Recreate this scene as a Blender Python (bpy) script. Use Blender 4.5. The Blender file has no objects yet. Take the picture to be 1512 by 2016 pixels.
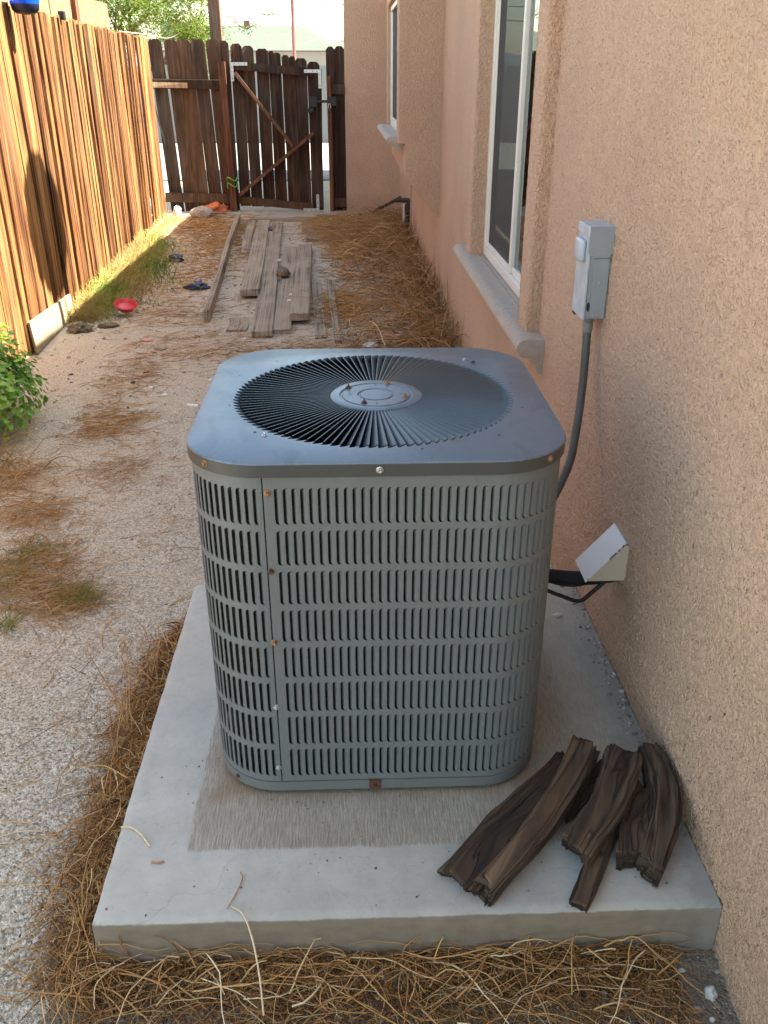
import bpy, bmesh, math, random
import numpy as np
from mathutils import Vector, Matrix, noise as mnoise
rng = np.random.default_rng(7)
random.seed(7)
SC = bpy.context.scene
COL = SC.collection
R = math.radians
PI = math.pi

# ------------------------------------------------------------------ camera, sky, sun, exposure
cd = bpy.data.cameras.new('camera'); cam = bpy.data.objects.new('camera', cd); COL.objects.link(cam)
fwd = Vector((0.03070813, 0.89431595, -0.44638099)); rgt = Vector((0.99941101, -0.03431677, 0)); upv = rgt.cross(fwd)
m = Matrix((rgt, upv, -fwd)).transposed().to_4x4(); m.translation = Vector((0, 0, 1.519)); cam.matrix_world = m
cd.sensor_fit = 'VERTICAL'; cd.sensor_height = 36; cd.lens = 1720 / 2016 * 36; cd.clip_start = .05; cd.clip_end = 3000
SC.camera = cam
SUN_EL, SUN_AZ = 52, 4
sd = Vector((math.cos(R(SUN_EL)) * math.cos(R(SUN_AZ)), math.cos(R(SUN_EL)) * math.sin(R(SUN_AZ)), math.sin(R(SUN_EL))))
w = bpy.data.worlds.new('World'); SC.world = w; w.use_nodes = True
wn = w.node_tree.nodes; bg = wn['Background']
sk = wn.new('ShaderNodeTexSky'); sk.sky_type = 'NISHITA'; sk.sun_disc = False
sk.sun_elevation = R(SUN_EL); sk.sun_rotation = R(90 - SUN_AZ); sk.dust_density = 1.5; sk.air_density = 1.0
tn = wn.new('ShaderNodeMix'); tn.data_type = 'RGBA'; tn.blend_type = 'MULTIPLY'; tn.inputs[0].default_value = 1; tn.inputs[7].default_value = (1.0, .93, .755, 1)
w.node_tree.links.new(sk.outputs[0], tn.inputs[6]); w.node_tree.links.new(tn.outputs[2], bg.inputs[0]); bg.inputs[1].default_value = 0.115
sl = bpy.data.lights.new('sun', 'SUN'); sl.energy = 5.0; sl.angle = R(.5); sl.color = (1, .93, .82)
so = bpy.data.objects.new('sun', sl); COL.objects.link(so); so.rotation_euler = sd.to_track_quat('Z', 'Y').to_euler()
SC.view_settings.view_transform = 'Standard'; SC.view_settings.look = 'None'; SC.view_settings.gamma = 1
SC.view_settings.use_curve_mapping = False; SC.view_settings.exposure = 2.92
SC.cycles.max_bounces = 8; SC.cycles.diffuse_bounces = 5; SC.cycles.transparent_max_bounces = 12

# ------------------------------------------------------------------ node helpers
class NB:
    def __init__(s, name, rough=.8):
        s.m = bpy.data.materials.new(name); s.m.use_nodes = True
        s.t = s.m.node_tree; s.p = s.t.nodes['Principled BSDF']; s.out = s.t.nodes['Material Output']
        s.p.inputs['Roughness'].default_value = rough
        s._tc = None
    def n(s, typ, **kw):
        nd = s.t.nodes.new('ShaderNode' + typ)
        for k, v in kw.items(): setattr(nd, k, v)
        return nd
    def L(s, a, b): s.t.links.new(a, b)
    def inp(s, nd, key, v):
        i = nd.inputs[key]
        if isinstance(v, bpy.types.NodeSocket): s.L(v, i)
        else: i.default_value = v
    def co(s, scale=(1, 1, 1), rand=0, which='Object'):
        tc = s.n('TexCoord'); mp = s.n('Mapping'); mp.inputs['Scale'].default_value = scale
        src = tc.outputs[which]
        if rand:
            oi = s.n('ObjectInfo'); vm = s.n('VectorMath', operation='SCALE'); cx = s.n('CombineXYZ')
            s.L(oi.outputs['Random'], cx.inputs[0]); s.L(oi.outputs['Random'], cx.inputs[2]); s.L(cx.outputs[0], vm.inputs[0]); vm.inputs['Scale'].default_value = rand
            ad = s.n('VectorMath', operation='ADD'); s.L(src, ad.inputs[0]); s.L(vm.outputs[0], ad.inputs[1]); src = ad.outputs[0]
        s.L(src, mp.inputs[0]); return mp.outputs[0]
    def noise(s, co, scale, detail=3, rough=.5, dist=0):
        nd = s.n('TexNoise'); s.L(co, nd.inputs['Vector']); nd.inputs['Scale'].default_value = scale
        nd.inputs['Detail'].default_value = detail; nd.inputs['Roughness'].default_value = rough; nd.inputs['Distortion'].default_value = dist
        return nd.outputs['Fac']
    def vor(s, co, scale, out='Distance', feature='F1'):
        nd = s.n('TexVoronoi', feature=feature); s.L(co, nd.inputs['Vector']); nd.inputs['Scale'].default_value = scale
        return nd.outputs[out]
    def ramp(s, fac, stops, interp='LINEAR'):
        nd = s.n('ValToRGB'); cr = nd.color_ramp; cr.interpolation = interp
        while len(cr.elements) < len(stops): cr.elements.new(.5)
        for e, (p, c) in zip(cr.elements, stops):
            e.position = p; e.color = (c, c, c, 1) if isinstance(c, (int, float)) else (*c, 1)
        s.L(fac, nd.inputs[0]); return nd.outputs[0]
    def mix(s, fac, a, b, mode='MIX'):
        nd = s.n('Mix', data_type='RGBA', blend_type=mode)
        s.inp(nd, 0, fac)
        for k, v in ((6, a), (7, b)):
            s.inp(nd, k, (*v, 1) if isinstance(v, tuple) and len(v) == 3 else v)
        return nd.outputs[2]
    def math(s, op, a, b=0, c=0):
        nd = s.n('Math', operation=op); s.inp(nd, 0, a); s.inp(nd, 1, b); s.inp(nd, 2, c); return nd.outputs[0]
    def color(s, c): s.inp(s.p, 'Base Color', c if isinstance(c, bpy.types.NodeSocket) else (*c, 1))
    def bump(s, h, dist=.002, strength=1):
        nd = s.n('Bump'); s.L(h, nd.inputs['Height']); nd.inputs['Distance'].default_value = dist; nd.inputs['Strength'].default_value = strength
        s.L(nd.outputs[0], s.p.inputs['Normal'])
    def disp(s, h, scale, mid=.5):
        nd = s.n('Displacement'); s.L(h, nd.inputs['Height']); nd.inputs['Scale'].default_value = scale; nd.inputs['Midlevel'].default_value = mid
        s.L(nd.outputs[0], s.out.inputs['Displacement']); s.m.displacement_method = 'BOTH'

def simple(name, c, rough=.6, metal=0, var=0.0, vs=20, bump=0, spec=.5):
    b = NB(name, rough); b.p.inputs['Metallic'].default_value = metal; b.p.inputs['Specular IOR Level'].default_value = spec
    if var:
        f = b.noise(b.co(rand=9), vs, 4, .6)
        b.color(b.mix(b.ramp(f, [(.3, 0.), (.7, 1.)]), tuple(x * (1 - var) for x in c), tuple(min(1, x * (1 + var)) for x in c)))
        if bump: b.bump(f, bump)
    else: b.color(c)
    return b.m

# ------------------------------------------------------------------ materials
def mk_stucco(name, tint=(.595, .40, .275)):
    b = NB(name, .92); b.p.inputs['Specular IOR Level'].default_value = .2
    co = b.co((1, 1, .8))
    a = b.noise(co, 108, 3, .6, .2)
    pl = b.ramp(a, [(.40, 0.), (.50, .7), (.60, 1.)])
    f = b.noise(co, 210, 3, .65)
    h = b.math('ADD', b.math('MULTIPLY', pl, .7), b.math('MULTIPLY', f, .6))
    b.disp(h, .0062, .5)
    big = b.noise(b.co(), 1.6, 4, .6)
    fine = b.noise(b.co(), 28, 3, .6)
    c = b.mix(b.ramp(big, [(.35, 0.), (.68, 1.)]), tint, tuple(x * y for x, y in zip(tint, (.86, .87, .9))))
    c = b.mix(b.math('MULTIPLY', fine, .35), c, tuple(x * .8 for x in tint))
    # faint orange streaks: mineral staining plus bounced light put into the colour; splash dirt
    st = b.noise(b.co((1, 3, .35)), 5, 4, .65)
    c = b.mix(b.math('MULTIPLY', b.ramp(st, [(.55, 0.), (.75, 1.)]), .35), c, (.58, .36, .22))
    sx = b.n('SeparateXYZ'); b.L(b.co(), sx.inputs[0])
    dn = b.noise(b.co((1, 1, .6)), 11, 5, .7)
    dirt = b.ramp(b.math('ADD', b.math('MULTIPLY', sx.outputs[2], 2.2), b.math('MULTIPLY', dn, -.55)), [(-.05, .5), (.22, 0.)])
    c = b.mix(dirt, c, (.46, .29, .175))
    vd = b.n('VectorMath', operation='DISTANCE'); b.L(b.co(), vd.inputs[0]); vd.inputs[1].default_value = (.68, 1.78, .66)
    grey_patch = b.ramp(b.math('ADD', vd.outputs['Value'], b.math('MULTIPLY', b.math('SUBTRACT', b.noise(b.co(), 4, 4, .6), .5), .30)), [(.06, .72), (.36, 0.)])  # ragged round patch of wall blended towards grey, fading outwards
    c = b.mix(grey_patch, c, (.25, .24, .215))
    grit = b.ramp(b.noise(b.co((1, 1, .8)), 95, 3, .7), [(.30, .42), (.46, 0.)]); c = b.mix(grit, c, tuple(x * .55 for x in tint))
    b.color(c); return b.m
M = {}
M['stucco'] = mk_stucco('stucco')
def mk_ground():
    b = NB('sandy_ground', .95); b.p.inputs['Specular IOR Level'].default_value = .2
    co = b.co()
    v = b.n('TexVoronoi'); b.L(co, v.inputs['Vector']); v.inputs['Scale'].default_value = 170
    sep = b.n('SeparateColor'); b.L(v.outputs['Color'], sep.inputs[0])
    v2 = b.n('TexVoronoi'); b.L(co, v2.inputs['Vector']); v2.inputs['Scale'].default_value = 420
    sep2 = b.n('SeparateColor'); b.L(v2.outputs['Color'], sep2.inputs[0])
    grain = b.mix(.5, b.ramp(sep.outputs[0], [(0., (.06, .05, .038)), (.20, (.23, .195, .145)), (.55, (.53, .47, .37)), (.88, (.76, .70, .59)), (1., (.88, .84, .74))]),
                  b.ramp(sep2.outputs[0], [(0., (.07, .058, .045)), (.3, (.33, .28, .205)), (1., (.76, .69, .56))]))
    big = b.noise(co, 1.1, 5, .6)
    med = b.noise(co, 7, 5, .65)
    sand = b.mix(med, (.45, .365, .27), (.63, .535, .41))
    # gravelly and pale close to the slab, browner and finer further back
    sx = b.n('SeparateXYZ'); b.L(co, sx.inputs[0])
    back = b.ramp(b.math('ADD', b.math('DIVIDE', sx.outputs[1], 9), b.math('MULTIPLY', big, .5)), [(.45, 0.), (.85, 1.)])
    c = b.mix(b.math('MULTIPLY_ADD', back, .5, .06), grain, sand)
    c = b.mix(b.math('MULTIPLY', back, b.ramp(med, [(.5, 0.), (.72, .45)])), c, (.36, .255, .165))
    damp = b.ramp(b.noise(co, 2.3, 3, .5), [(.62, 0.), (.74, .4)])
    c = b.mix(damp, c, (.26, .24, .21))
    wob = b.math('MULTIPLY', b.math('SUBTRACT', b.noise(co, 9, 4, .6), .5), .18)
    my = b.ramp(b.math('ADD', sx.outputs[1], wob), [(.0, 0.), (1., 0.)]); 
    m1 = b.math('LESS_THAN', b.math('ADD', sx.outputs[1], wob), 1.16); m1b = b.math('GREATER_THAN', b.math('ADD', sx.outputs[0], wob), -.36); m2 = b.math('GREATER_THAN', b.math('ADD', sx.outputs[0], wob), -.60)
    m3 = b.math('LESS_THAN', b.math('ADD', sx.outputs[1], wob), 2.2)
    soil = b.math('MAXIMUM', b.math('MULTIPLY', m1, m1b), b.math('MULTIPLY', m2, m3))
    c = b.mix(b.math('MULTIPLY', soil, .82), c, b.mix(b.noise(co, 60, 4, .7), (.055, .038, .025), (.235, .185, .13)))
    b.color(c)
    h = b.math('ADD', b.math('MULTIPLY', b.math('SUBTRACT', 1., v.outputs['Distance']), .3), b.math('ADD', b.math('MULTIPLY', med, 1.1), b.math('ADD', b.math('MULTIPLY', b.noise(co, 40, 4, .7), .7), b.math('MULTIPLY', sep2.outputs[1], .22))))
    b.disp(h, .012, 1.1)
    return b.m
M['ground'] = mk_ground()
def mk_slab():
    b = NB('concrete', .85); b.p.inputs['Specular IOR Level'].default_value = .3
    co = b.co(); sx = b.n('SeparateXYZ'); b.L(co, sx.inputs[0])
    nz = b.noise(co, 26, 5, .7)
    ex = b.math('ADD', sx.outputs[0], b.math('MULTIPLY', b.math('SUBTRACT', nz, .5), .02))
    ey = b.math('ADD', sx.outputs[1], b.math('MULTIPLY', b.math('SUBTRACT', nz, .5), .02))
    fx = b.ramp(b.math('ADD', ex, .86), [(.499, 0.), (.506, 1.)])
    fy = b.ramp(b.math('SUBTRACT', ey, .80), [(.499, 0.), (.506, 1.)])
    xr = b.ramp(ex, [(.50, 1.), (.53, .55)])
    rough_zone = b.math('MULTIPLY', b.math('MULTIPLY', fx, fy), xr)
    smooth = b.mix(b.ramp(b.noise(co, 5, 6, .7), [(.3, 0.), (.7, 1.)]), (.36, .345, .30), (.55, .525, .455))
    smooth = b.mix(b.ramp(b.noise(co, 3.1, 4, .5), [(.50, 0.), (.62, .6)]), smooth, (.49, .45, .37))
    smooth = b.mix(b.ramp(b.noise(b.co((1, 1, 1)), 34, 3, .6), [(.55, 0.), (.7, .22)]), smooth, (.33, .34, .34))
    bro = b.noise(b.co((1, .10, 1)), 240, 3, .75)
    rg = b.mix(b.ramp(bro, [(.3, 0.), (.7, 1.)]), (.28, .25, .20), (.53, .48, .39))
    rg = b.mix(b.ramp(b.noise(co, 7, 5, .7), [(.35, .35), (.65, 0.)]), rg, (.27, .235, .18))
    # rust-brown run-off ring round the condenser base
    def box(cx, cy, hw):
        dx = b.math('SUBTRACT', b.math('ABSOLUTE', b.math('SUBTRACT', sx.outputs[0], cx)), hw)
        dy = b.math('SUBTRACT', b.math('ABSOLUTE', b.math('SUBTRACT', sx.outputs[1], cy)), hw)
        return b.math('MAXIMUM', dx, dy)
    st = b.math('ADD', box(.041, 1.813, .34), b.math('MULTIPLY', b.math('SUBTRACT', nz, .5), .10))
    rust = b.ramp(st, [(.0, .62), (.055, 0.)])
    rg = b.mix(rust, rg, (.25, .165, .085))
    crk = b.n('TexVoronoi', feature='DISTANCE_TO_EDGE'); wv = b.n('VectorMath', operation='ADD'); nn = b.n('TexNoise'); b.L(co, nn.inputs[0]); nn.inputs['Scale'].default_value = 8; sc = b.n('VectorMath', operation='SCALE'); b.L(nn.outputs['Color'], sc.inputs[0]); sc.inputs['Scale'].default_value = .12
    b.L(co, wv.inputs[0]); b.L(sc.outputs[0], wv.inputs[1]); b.L(wv.outputs[0], crk.inputs['Vector']); crk.inputs['Scale'].default_value = 2.1
    ck = b.math('MULTIPLY', b.ramp(crk.outputs[0], [(0., .28), (.005, 0.)]), b.ramp(b.noise(co, 2.5, 2), [(.48, 0.), (.56, 1.)]))
    smooth = b.mix(ck, smooth, (.20, .19, .17))
    c = b.mix(rough_zone, smooth, rg)
    c = b.mix(b.ramp(b.noise(co, 85, 3, .7), [(.60, 0.), (.70, .35)]), c, (.24, .225, .20))
    # side faces are raw, earth-stained, and darkened for the weaker light on them
    low = b.ramp(b.math('ADD', b.math('MULTIPLY', sx.outputs[2], 5), b.math('MULTIPLY', nz, .04)), [(.485, 1.), (.505, 0.)])
    c = b.mix(b.math('MULTIPLY', low, .85), c, b.mix(b.noise(b.co((1, 1, 2.5)), 14, 5, .65), (.10, .07, .045), (.29, .21, .14)))
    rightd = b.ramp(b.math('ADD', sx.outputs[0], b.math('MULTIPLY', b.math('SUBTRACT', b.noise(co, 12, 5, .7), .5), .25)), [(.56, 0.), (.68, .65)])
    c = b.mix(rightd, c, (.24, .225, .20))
    # fine hairline lines of the trowel
    b.color(c)
    pit = b.ramp(b.vor(co, 55), [(.0, 0.), (.10, 1.)])
    h = b.math('ADD', b.math('MULTIPLY', b.math('MULTIPLY', rough_zone, bro), 1.0), b.math('ADD', b.math('MULTIPLY', b.noise(co, 60, 4, .6), .15), b.math('MULTIPLY', b.math('SUBTRACT', 1., rough_zone), .45)))
    h = b.math('ADD', h, b.math('MULTIPLY', pit, .1))
    b.bump(h, .0045)
    return b.m
M['slab'] = mk_slab()

def mk_wood(name, dark, mid, light, rand=17, zs=.045, bias=.5, rough=.8, bd=.003, gs=70):
    b = NB(name, rough); b.p.inputs['Specular IOR Level'].default_value = .25
    co = b.co((1, 1, zs), rand)
    g = b.noise(co, gs, 4, .65, .4)
    g2 = b.noise(co, gs * .35, 3, .6)
    oi = b.n('ObjectInfo')
    c = b.ramp(b.math('ADD', b.math('MULTIPLY', g, .6), b.math('MULTIPLY', g2, .45)), [(bias - .17, dark), (bias, mid), (bias + .17, light)])
    c = b.mix(b.math('MULTIPLY', oi.outputs['Random'], .55), c, b.mix(.5, c, mid, 'MULTIPLY'))
    r2 = b.math('FRACT', b.math('MULTIPLY', oi.outputs['Random'], 17.3))
    c = b.mix(b.ramp(r2, [(0., .55), (.35, .1), (1., 0.)]), c, b.mix(.65, c, dark)); c = b.mix(b.ramp(r2, [(.7, 0.), (1., .45)]), c, light)
    st = b.ramp(b.noise(b.co((1, 1, zs * .4), rand), gs * .9, 2, .5), [(.60, 0.), (.70, .8)]); c = b.mix(st, c, dark)
    patch = b.ramp(b.noise(b.co((1, 1, .35), rand), 4.5, 4, .6), [(.48, 0.), (.66, .6)])
    c = b.mix(patch, c, b.mix(.75, c, dark))
    gy = b.ramp(b.noise(b.co((1, 1, .5), rand), 2.2, 3, .6), [(.5, 0.), (.72, .35)]); c = b.mix(gy, c, b.mix(.4, mid, (.30, .25, .19)))
    b.color(c)
    b.bump(b.math('ADD', g, b.math('MULTIPLY', b.noise(co, gs * 3, 2, .5), .4)), bd)
    return b.m
M['wood_sun'] = mk_wood('weathered_orange_wood', (.025, .009, .004), (.20, .082, .024), (.43, .245, .088), bias=.53, zs=.022, gs=105, bd=.006)
M['wood_dark'] = mk_wood('dark_stained_wood', (.012, .007, .005), (.066, .031, .016), (.15, .078, .038), bias=.53)
M['wood_red'] = mk_wood('reddish_post_wood', (.03, .012, .008), (.15, .058, .026), (.27, .13, .06), bias=.52)
M['wood_lath'] = mk_wood('pale_lath_wood', (.20, .12, .06), (.42, .28, .16), (.62, .46, .30))
M['wood_post'] = mk_wood('utility_post_wood', (.05, .028, .018), (.13, .07, .045), (.21, .13, .09))
def mk_plank(name, ax):
    b = NB(name, .9)
    co = b.co(ax, 13, 'UV')
    g = b.noise(co, 95, 4, .65, .3)
    c = b.ramp(g, [(.34, (.05, .036, .025)), (.46, (.20, .155, .11)), (.66, (.34, .275, .20))])
    ds = b.ramp(b.noise(b.co((1, .4, 1), 13), 6, 3, .6), [(.45, 0.), (.70, .75)])
    c = b.mix(ds, c, (.36, .29, .205)); b.color(c); b.bump(g, .003); return b.m
M['plank'] = mk_plank('grey_weathered_plank', (1, .010, 1))
def mk_bark(name='dark_old_wood', k=1.0):
    b = NB(name, .88)
    at = b.n('UVMap'); mp = b.n('Mapping'); mp.inputs['Scale'].default_value = (1, .022, 1); b.L(at.outputs[0], mp.inputs[0])
    oi = b.n('ObjectInfo'); ad = b.n('VectorMath', operation='ADD'); b.L(mp.outputs[0], ad.inputs[0]); b.L(oi.outputs['Random'], ad.inputs[1])
    g = b.noise(ad.outputs[0], 130, 5, .65, .6); m2 = b.n('Mapping'); m2.inputs['Scale'].default_value = (1, .3, 1); b.L(ad.outputs[0], m2.inputs[0]); g2 = b.noise(m2.outputs[0], 26, 4, .6)
    kk = lambda t: tuple(x * k for x in t)
    c = b.ramp(b.math('ADD', b.math('MULTIPLY', g, .75), b.math('MULTIPLY', g2, .3)), [(.34, (.012, .008, .005)), (.53, kk((.050, .029, .016))), (.76, kk((.13, .080, .044)))])
    cr = b.noise(ad.outputs[0], 85, 2, .5, .3); cl = b.math('ABSOLUTE', b.math('SUBTRACT', cr, .5)); c = b.mix(b.ramp(cl, [(.0, .8), (.014, 0.)]), c, (.006, .004, .003))
    b.color(c); b.bump(b.math('ADD', g, b.ramp(cl, [(.0, 0.), (.03, .6)])), .0055); return b.m
M['bark'] = mk_bark(k=1.35); M['bark_light'] = mk_bark('brown_old_wood', 2.2)
def mk_ac(name, base, rough, smudge=False, spec=.5, var=.12):
    b = NB(name, rough); b.p.inputs['Specular IOR Level'].default_value = spec
    co = b.co()
    f = b.noise(co, 9, 5, .65)
    c = b.mix(f, tuple(x * (1 - var) for x in base), tuple(x * (1 + var) for x in base))
    gr = b.ramp(b.noise(b.co((1, 1, .5)), 38, 4, .7), [(.56, 0.), (.72, .35)])
    c = b.mix(gr, c, tuple(x * .62 for x in base))
    if smudge:
        s = b.ramp(b.noise(b.co((1.6, .8, 1)), 7.5, 3, .5, .8), [(.54, 0.), (.565, .34), (.62, .42)])
        c = b.mix(s, c, tuple(x * .6 for x in base))
        rr = b.math('MULTIPLY_ADD', b.noise(co, 14, 4, .6), .22, rough - .10); b.L(rr, b.p.inputs['Roughness'])
        dust = b.ramp(b.noise(co, 150, 2, .5), [(.62, 0.), (.72, .35)]); c = b.mix(dust, c, tuple(min(1, x * 1.7) for x in base))
        b.bump(b.noise(co, 5, 2, .5), .004, .25)
    b.color(c); return b.m
M['ac_body'] = mk_ac('grey_enamel_side', (.142, .150, .148), .5)
M['ac_slat'] = mk_ac('grey_enamel_slat', (.118, .130, .130), .42)  # same sheet as the sides, colour darkened for slats facing away
M['ac_lid'] = mk_ac('sky_tinted_enamel_lid', (.115, .150, .190), .32, True, .55)  # enamel with the blue sky reflection mixed into its base colour
M['ac_skirt'] = mk_ac('grey_enamel_skirt', (.06, .06, .056), .45)
M['fin'] = mk_ac('grey_enamel_fin', (.07, .092, .105), .38)
def mk_coil():
    b = NB('condenser_coil', .6)
    g = b.noise(b.co((1, 1, 260)), 1, 0)
    b.color(b.ramp(b.noise(b.co((30, 30, 400)), 1, 2), [(.35, (.008, .007, .006)), (.6, (.05, .043, .032))])); return b.m
M['coil'] = mk_coil()
M['black'] = simple('black_interior', (.008, .009, .010), .6)
M['rust'] = simple('rusty_zinc', (.32, .17, .08), .5, .35, .5, 220)
M['darkrust'] = simple('dark_rust', (.10, .045, .025), .7, .1, .4, 200)
M['zinc'] = simple('zinc', (.55, .55, .54), .35, .8, .2, 200)
M['greypaint'] = simple('grey_painted_steel', (.26, .285, .305), .42, 0, .08, 12)
M['greypaint_scuffed'] = simple('scuffed_grey_paint', (.40, .43, .46), .5, 0, .16, 26)
M['knob'] = simple('pale_grey_plastic', (.42, .47, .52), .4, 0, .06, 20)
M['conduit'] = simple('grey_flexible_conduit', (.085, .083, .075), .5, 0, .1, 40)
M['fitting'] = simple('grey_fitting', (.2, .2, .195), .45, 0, .1, 60)
M['foam'] = simple('black_pipe_foam', (.008, .008, .010), .8, 0, .3, 90, .001)
M['cable'] = simple('black_cable', (.013, .012, .011), .45)
def mk_chip():
    b = NB('white_chipped_paint', .45)
    c = b.mix(b.noise(b.co(), 14, 4), (.66, .65, .64), (.74, .74, .74))
    b.color(c); return b.m
M['white'] = mk_chip()
M['cream'] = simple('cream_side_paint', (.56, .47, .37), .5, 0, .05, 14)
M['frame'] = simple('white_vinyl', (.70, .67, .60), .4, 0, .05, 9)
M['sill'] = None
def mk_sill():
    b = NB('cast_sill', .9); co = b.co()
    c = b.mix(b.noise(co, 35, 5, .7), (.27, .225, .185), (.54, .455, .375))
    c = b.mix(b.ramp(b.noise(co, 6, 4), [(.5, 0.), (.7, .5)]), c, (.44, .33, .25)); b.color(c)
    b.disp(b.noise(co, 120, 4, .7), .004); return b.m
M['sill'] = mk_sill()
def mk_glass():
    b = NB('window_glass', .03)
    t = b.n('BsdfTransparent'); t.inputs[0].default_value = (.55, .62, .60, 1)
    g = b.n('BsdfGlossy'); g.inputs['Roughness'].default_value = .015; g.inputs[0].default_value = (.9, .95, .95, 1)
    fr = b.n('Fresnel'); fr.inputs[0].default_value = 1.6
    f = b.math('MULTIPLY_ADD', fr.outputs[0], 1.15, .02)
    mx = b.n('MixShader'); b.L(f, mx.inputs[0]); b.L(t.outputs[0], mx.inputs[1]); b.L(g.outputs[0], mx.inputs[2]); b.L(mx.outputs[0], b.out.inputs[0]); return b.m
M['glass'] = mk_glass()
def mk_screen():
    b = NB('insect_screen', .9); b.color((.035, .034, .032)); b.p.inputs['Alpha'].default_value = .86; return b.m
M['screen'] = mk_screen()
M['curtain'] = simple('dark_curtain', (.06, .055, .05), .9, 0, .2, 6)
M['room'] = simple('dim_room', (.05, .045, .04), .9)
M['roof'] = simple('roof_shingle', (.24, .23, .20), .9, 0, .25, 14, .01)
M['fascia'] = simple('painted_fascia', (.42, .31, .23), .8, 0, .08, 5)
def mk_attr(name, stops, rough=.8, trans=0, spec=.2):
    b = NB(name, rough); b.p.inputs['Specular IOR Level'].default_value = spec
    a = b.n('Attribute', attribute_name='rnd'); b.color(b.ramp(a.outputs['Fac'], stops))
    if trans:
        tr = b.n('BsdfTranslucent'); b.L(b.p.inputs['Base Color'].links[0].from_socket, tr.inputs[0])
        mx = b.n('MixShader'); mx.inputs[0].default_value = trans; b.L(b.p.outputs[0], mx.inputs[1]); b.L(tr.outputs[0], mx.inputs[2]); b.L(mx.outputs[0], b.out.inputs[0])
    return b.m
M['straw'] = mk_attr('dry_straw', [(0, (.08, .034, .013)), (.3, (.30, .14, .045)), (.7, (.52, .285, .10)), (1, (.74, .55, .29))], .75, .12)
M['root'] = mk_attr('pale_dry_roots', [(0, (.16, .075, .03)), (.4, (.42, .205, .072)), (.8, (.64, .40, .165)), (1, (.78, .63, .40))], .75)
M['grass'] = mk_attr('mixed_grass', [(0, (.38, .27, .10)), (.35, (.46, .39, .12)), (.6, (.28, .34, .07)), (1, (.12, .20, .03))], .6, .3)
M['leaf'] = mk_attr('fine_green_leaf', [(0, (.05, .09, .010)), (.5, (.11, .17, .02)), (1, (.20, .27, .04))], .5, .45)
M['pebble'] = mk_attr('pebbles', [(0, (.05, .045, .04)), (.2, (.16, .14, .12)), (.6, (.36, .32, .27)), (1, (.66, .62, .56))], .8)
def mk_bushleaf():
    b = NB('bright_round_leaf', .45); oi = b.n('ObjectInfo')
    c = b.ramp(oi.outputs['Random'], [(0, (.08, .20, .012)), (.5, (.19, .36, .025)), (1, (.34, .50, .05))])
    c = b.mix(b.math('MULTIPLY', b.noise(b.co(), 90, 2), .4), c, (.16, .30, .05)); b.color(c)
    tr = b.n('BsdfTranslucent'); b.L(c, tr.inputs[0]); mx = b.n('MixShader'); mx.inputs[0].default_value = .3
    b.L(b.p.outputs[0], mx.inputs[1]); b.L(tr.outputs[0], mx.inputs[2]); b.L(mx.outputs[0], b.out.inputs[0]); return b.m
M['bushleaf'] = mk_bushleaf()
M['stem'] = simple('plant_stem', (.10, .085, .035), .8)
M['red'] = simple('red_plastic', (.55, .035, .05), .4, 0, .1, 30)
M['blue'] = simple('bright_blue_plastic', (.005, .07, .62), .22, 0, .05, 10)
M['navy'] = simple('dark_blue_plastic', (.012, .018, .04), .35)
M['orangeplastic'] = simple('orange_plastic_film', (.62, .16, .06), .4, 0, .25, 40)
M['whiteplastic'] = simple('white_plastic', (.72, .72, .70), .4, 0, .08, 20)
M['bluecloth'] = simple('slate_blue_fabric', (.06, .075, .13), .9, 0, .3, 60)
M['pink'] = simple('faded_pink_plastic', (.55, .26, .2), .7, 0, .2, 50)
M['soil'] = simple('dark_soil_clod', (.17, .13, .09), .95, 0, .4, 50, .01)
M['stone'] = simple('grey_stone', (.33, .29, .24), .9, 0, .25, 40, .006)
M['palestone'] = simple('pale_stone', (.62, .59, .54), .9, 0, .12, 40, .004)
M['ply'] = simple('stained_white_board', (.22, .18, .11), .85, 0, .22, 12, .003)
M['osb'] = None
def mk_osb():
    b = NB('strand_board', .85); co = b.co((1, 3, 1)); v = b.n('TexVoronoi'); b.L(co, v.inputs['Vector']); v.inputs['Scale'].default_value = 14
    s = b.n('SeparateColor'); b.L(v.outputs['Color'], s.inputs[0]); b.color(b.ramp(s.outputs[0], [(0, (.12, .062, .022)), (.5, (.20, .12, .048)), (1, (.27, .18, .085))])); return b.m
M['osb'] = mk_osb()
M['galv'] = simple('galvanised_bracket', (.50, .51, .50), .4, .6, .15, 60)
M['blackmetal'] = simple('black_iron', (.015, .015, .016), .5, .2)
M['valve'] = simple('dark_aged_brass', (.055, .045, .035), .5, .4, .3, 60)
M['greentie'] = simple('green_twine', (.12, .36, .05), .6)
M['roofgreen'] = simple('pale_green_shingles', (.050, .062, .044), .9, 0, .18, 3)
M['nwall'] = simple('neighbour_wall', (.17, .17, .165), .9, 0, .05, 1)
M['hill'] = simple('distant_hill', (.06, .085, .10), 1, 0, .06, .01)
M['drive'] = simple('pale_driveway', (.16, .155, .14), .9, 0, .1, 2)
M['cooler'] = simple('teal_grey_metal', (.16, .24, .24), .5, .1, .1, 5)
M['redpole'] = simple('dark_red_pole', (.13, .05, .05), .7)
M['wire'] = simple('dark_wire', (.03, .03, .03), .6)
M['dish'] = simple('grey_dish', (.4, .4, .4), .5)

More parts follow.
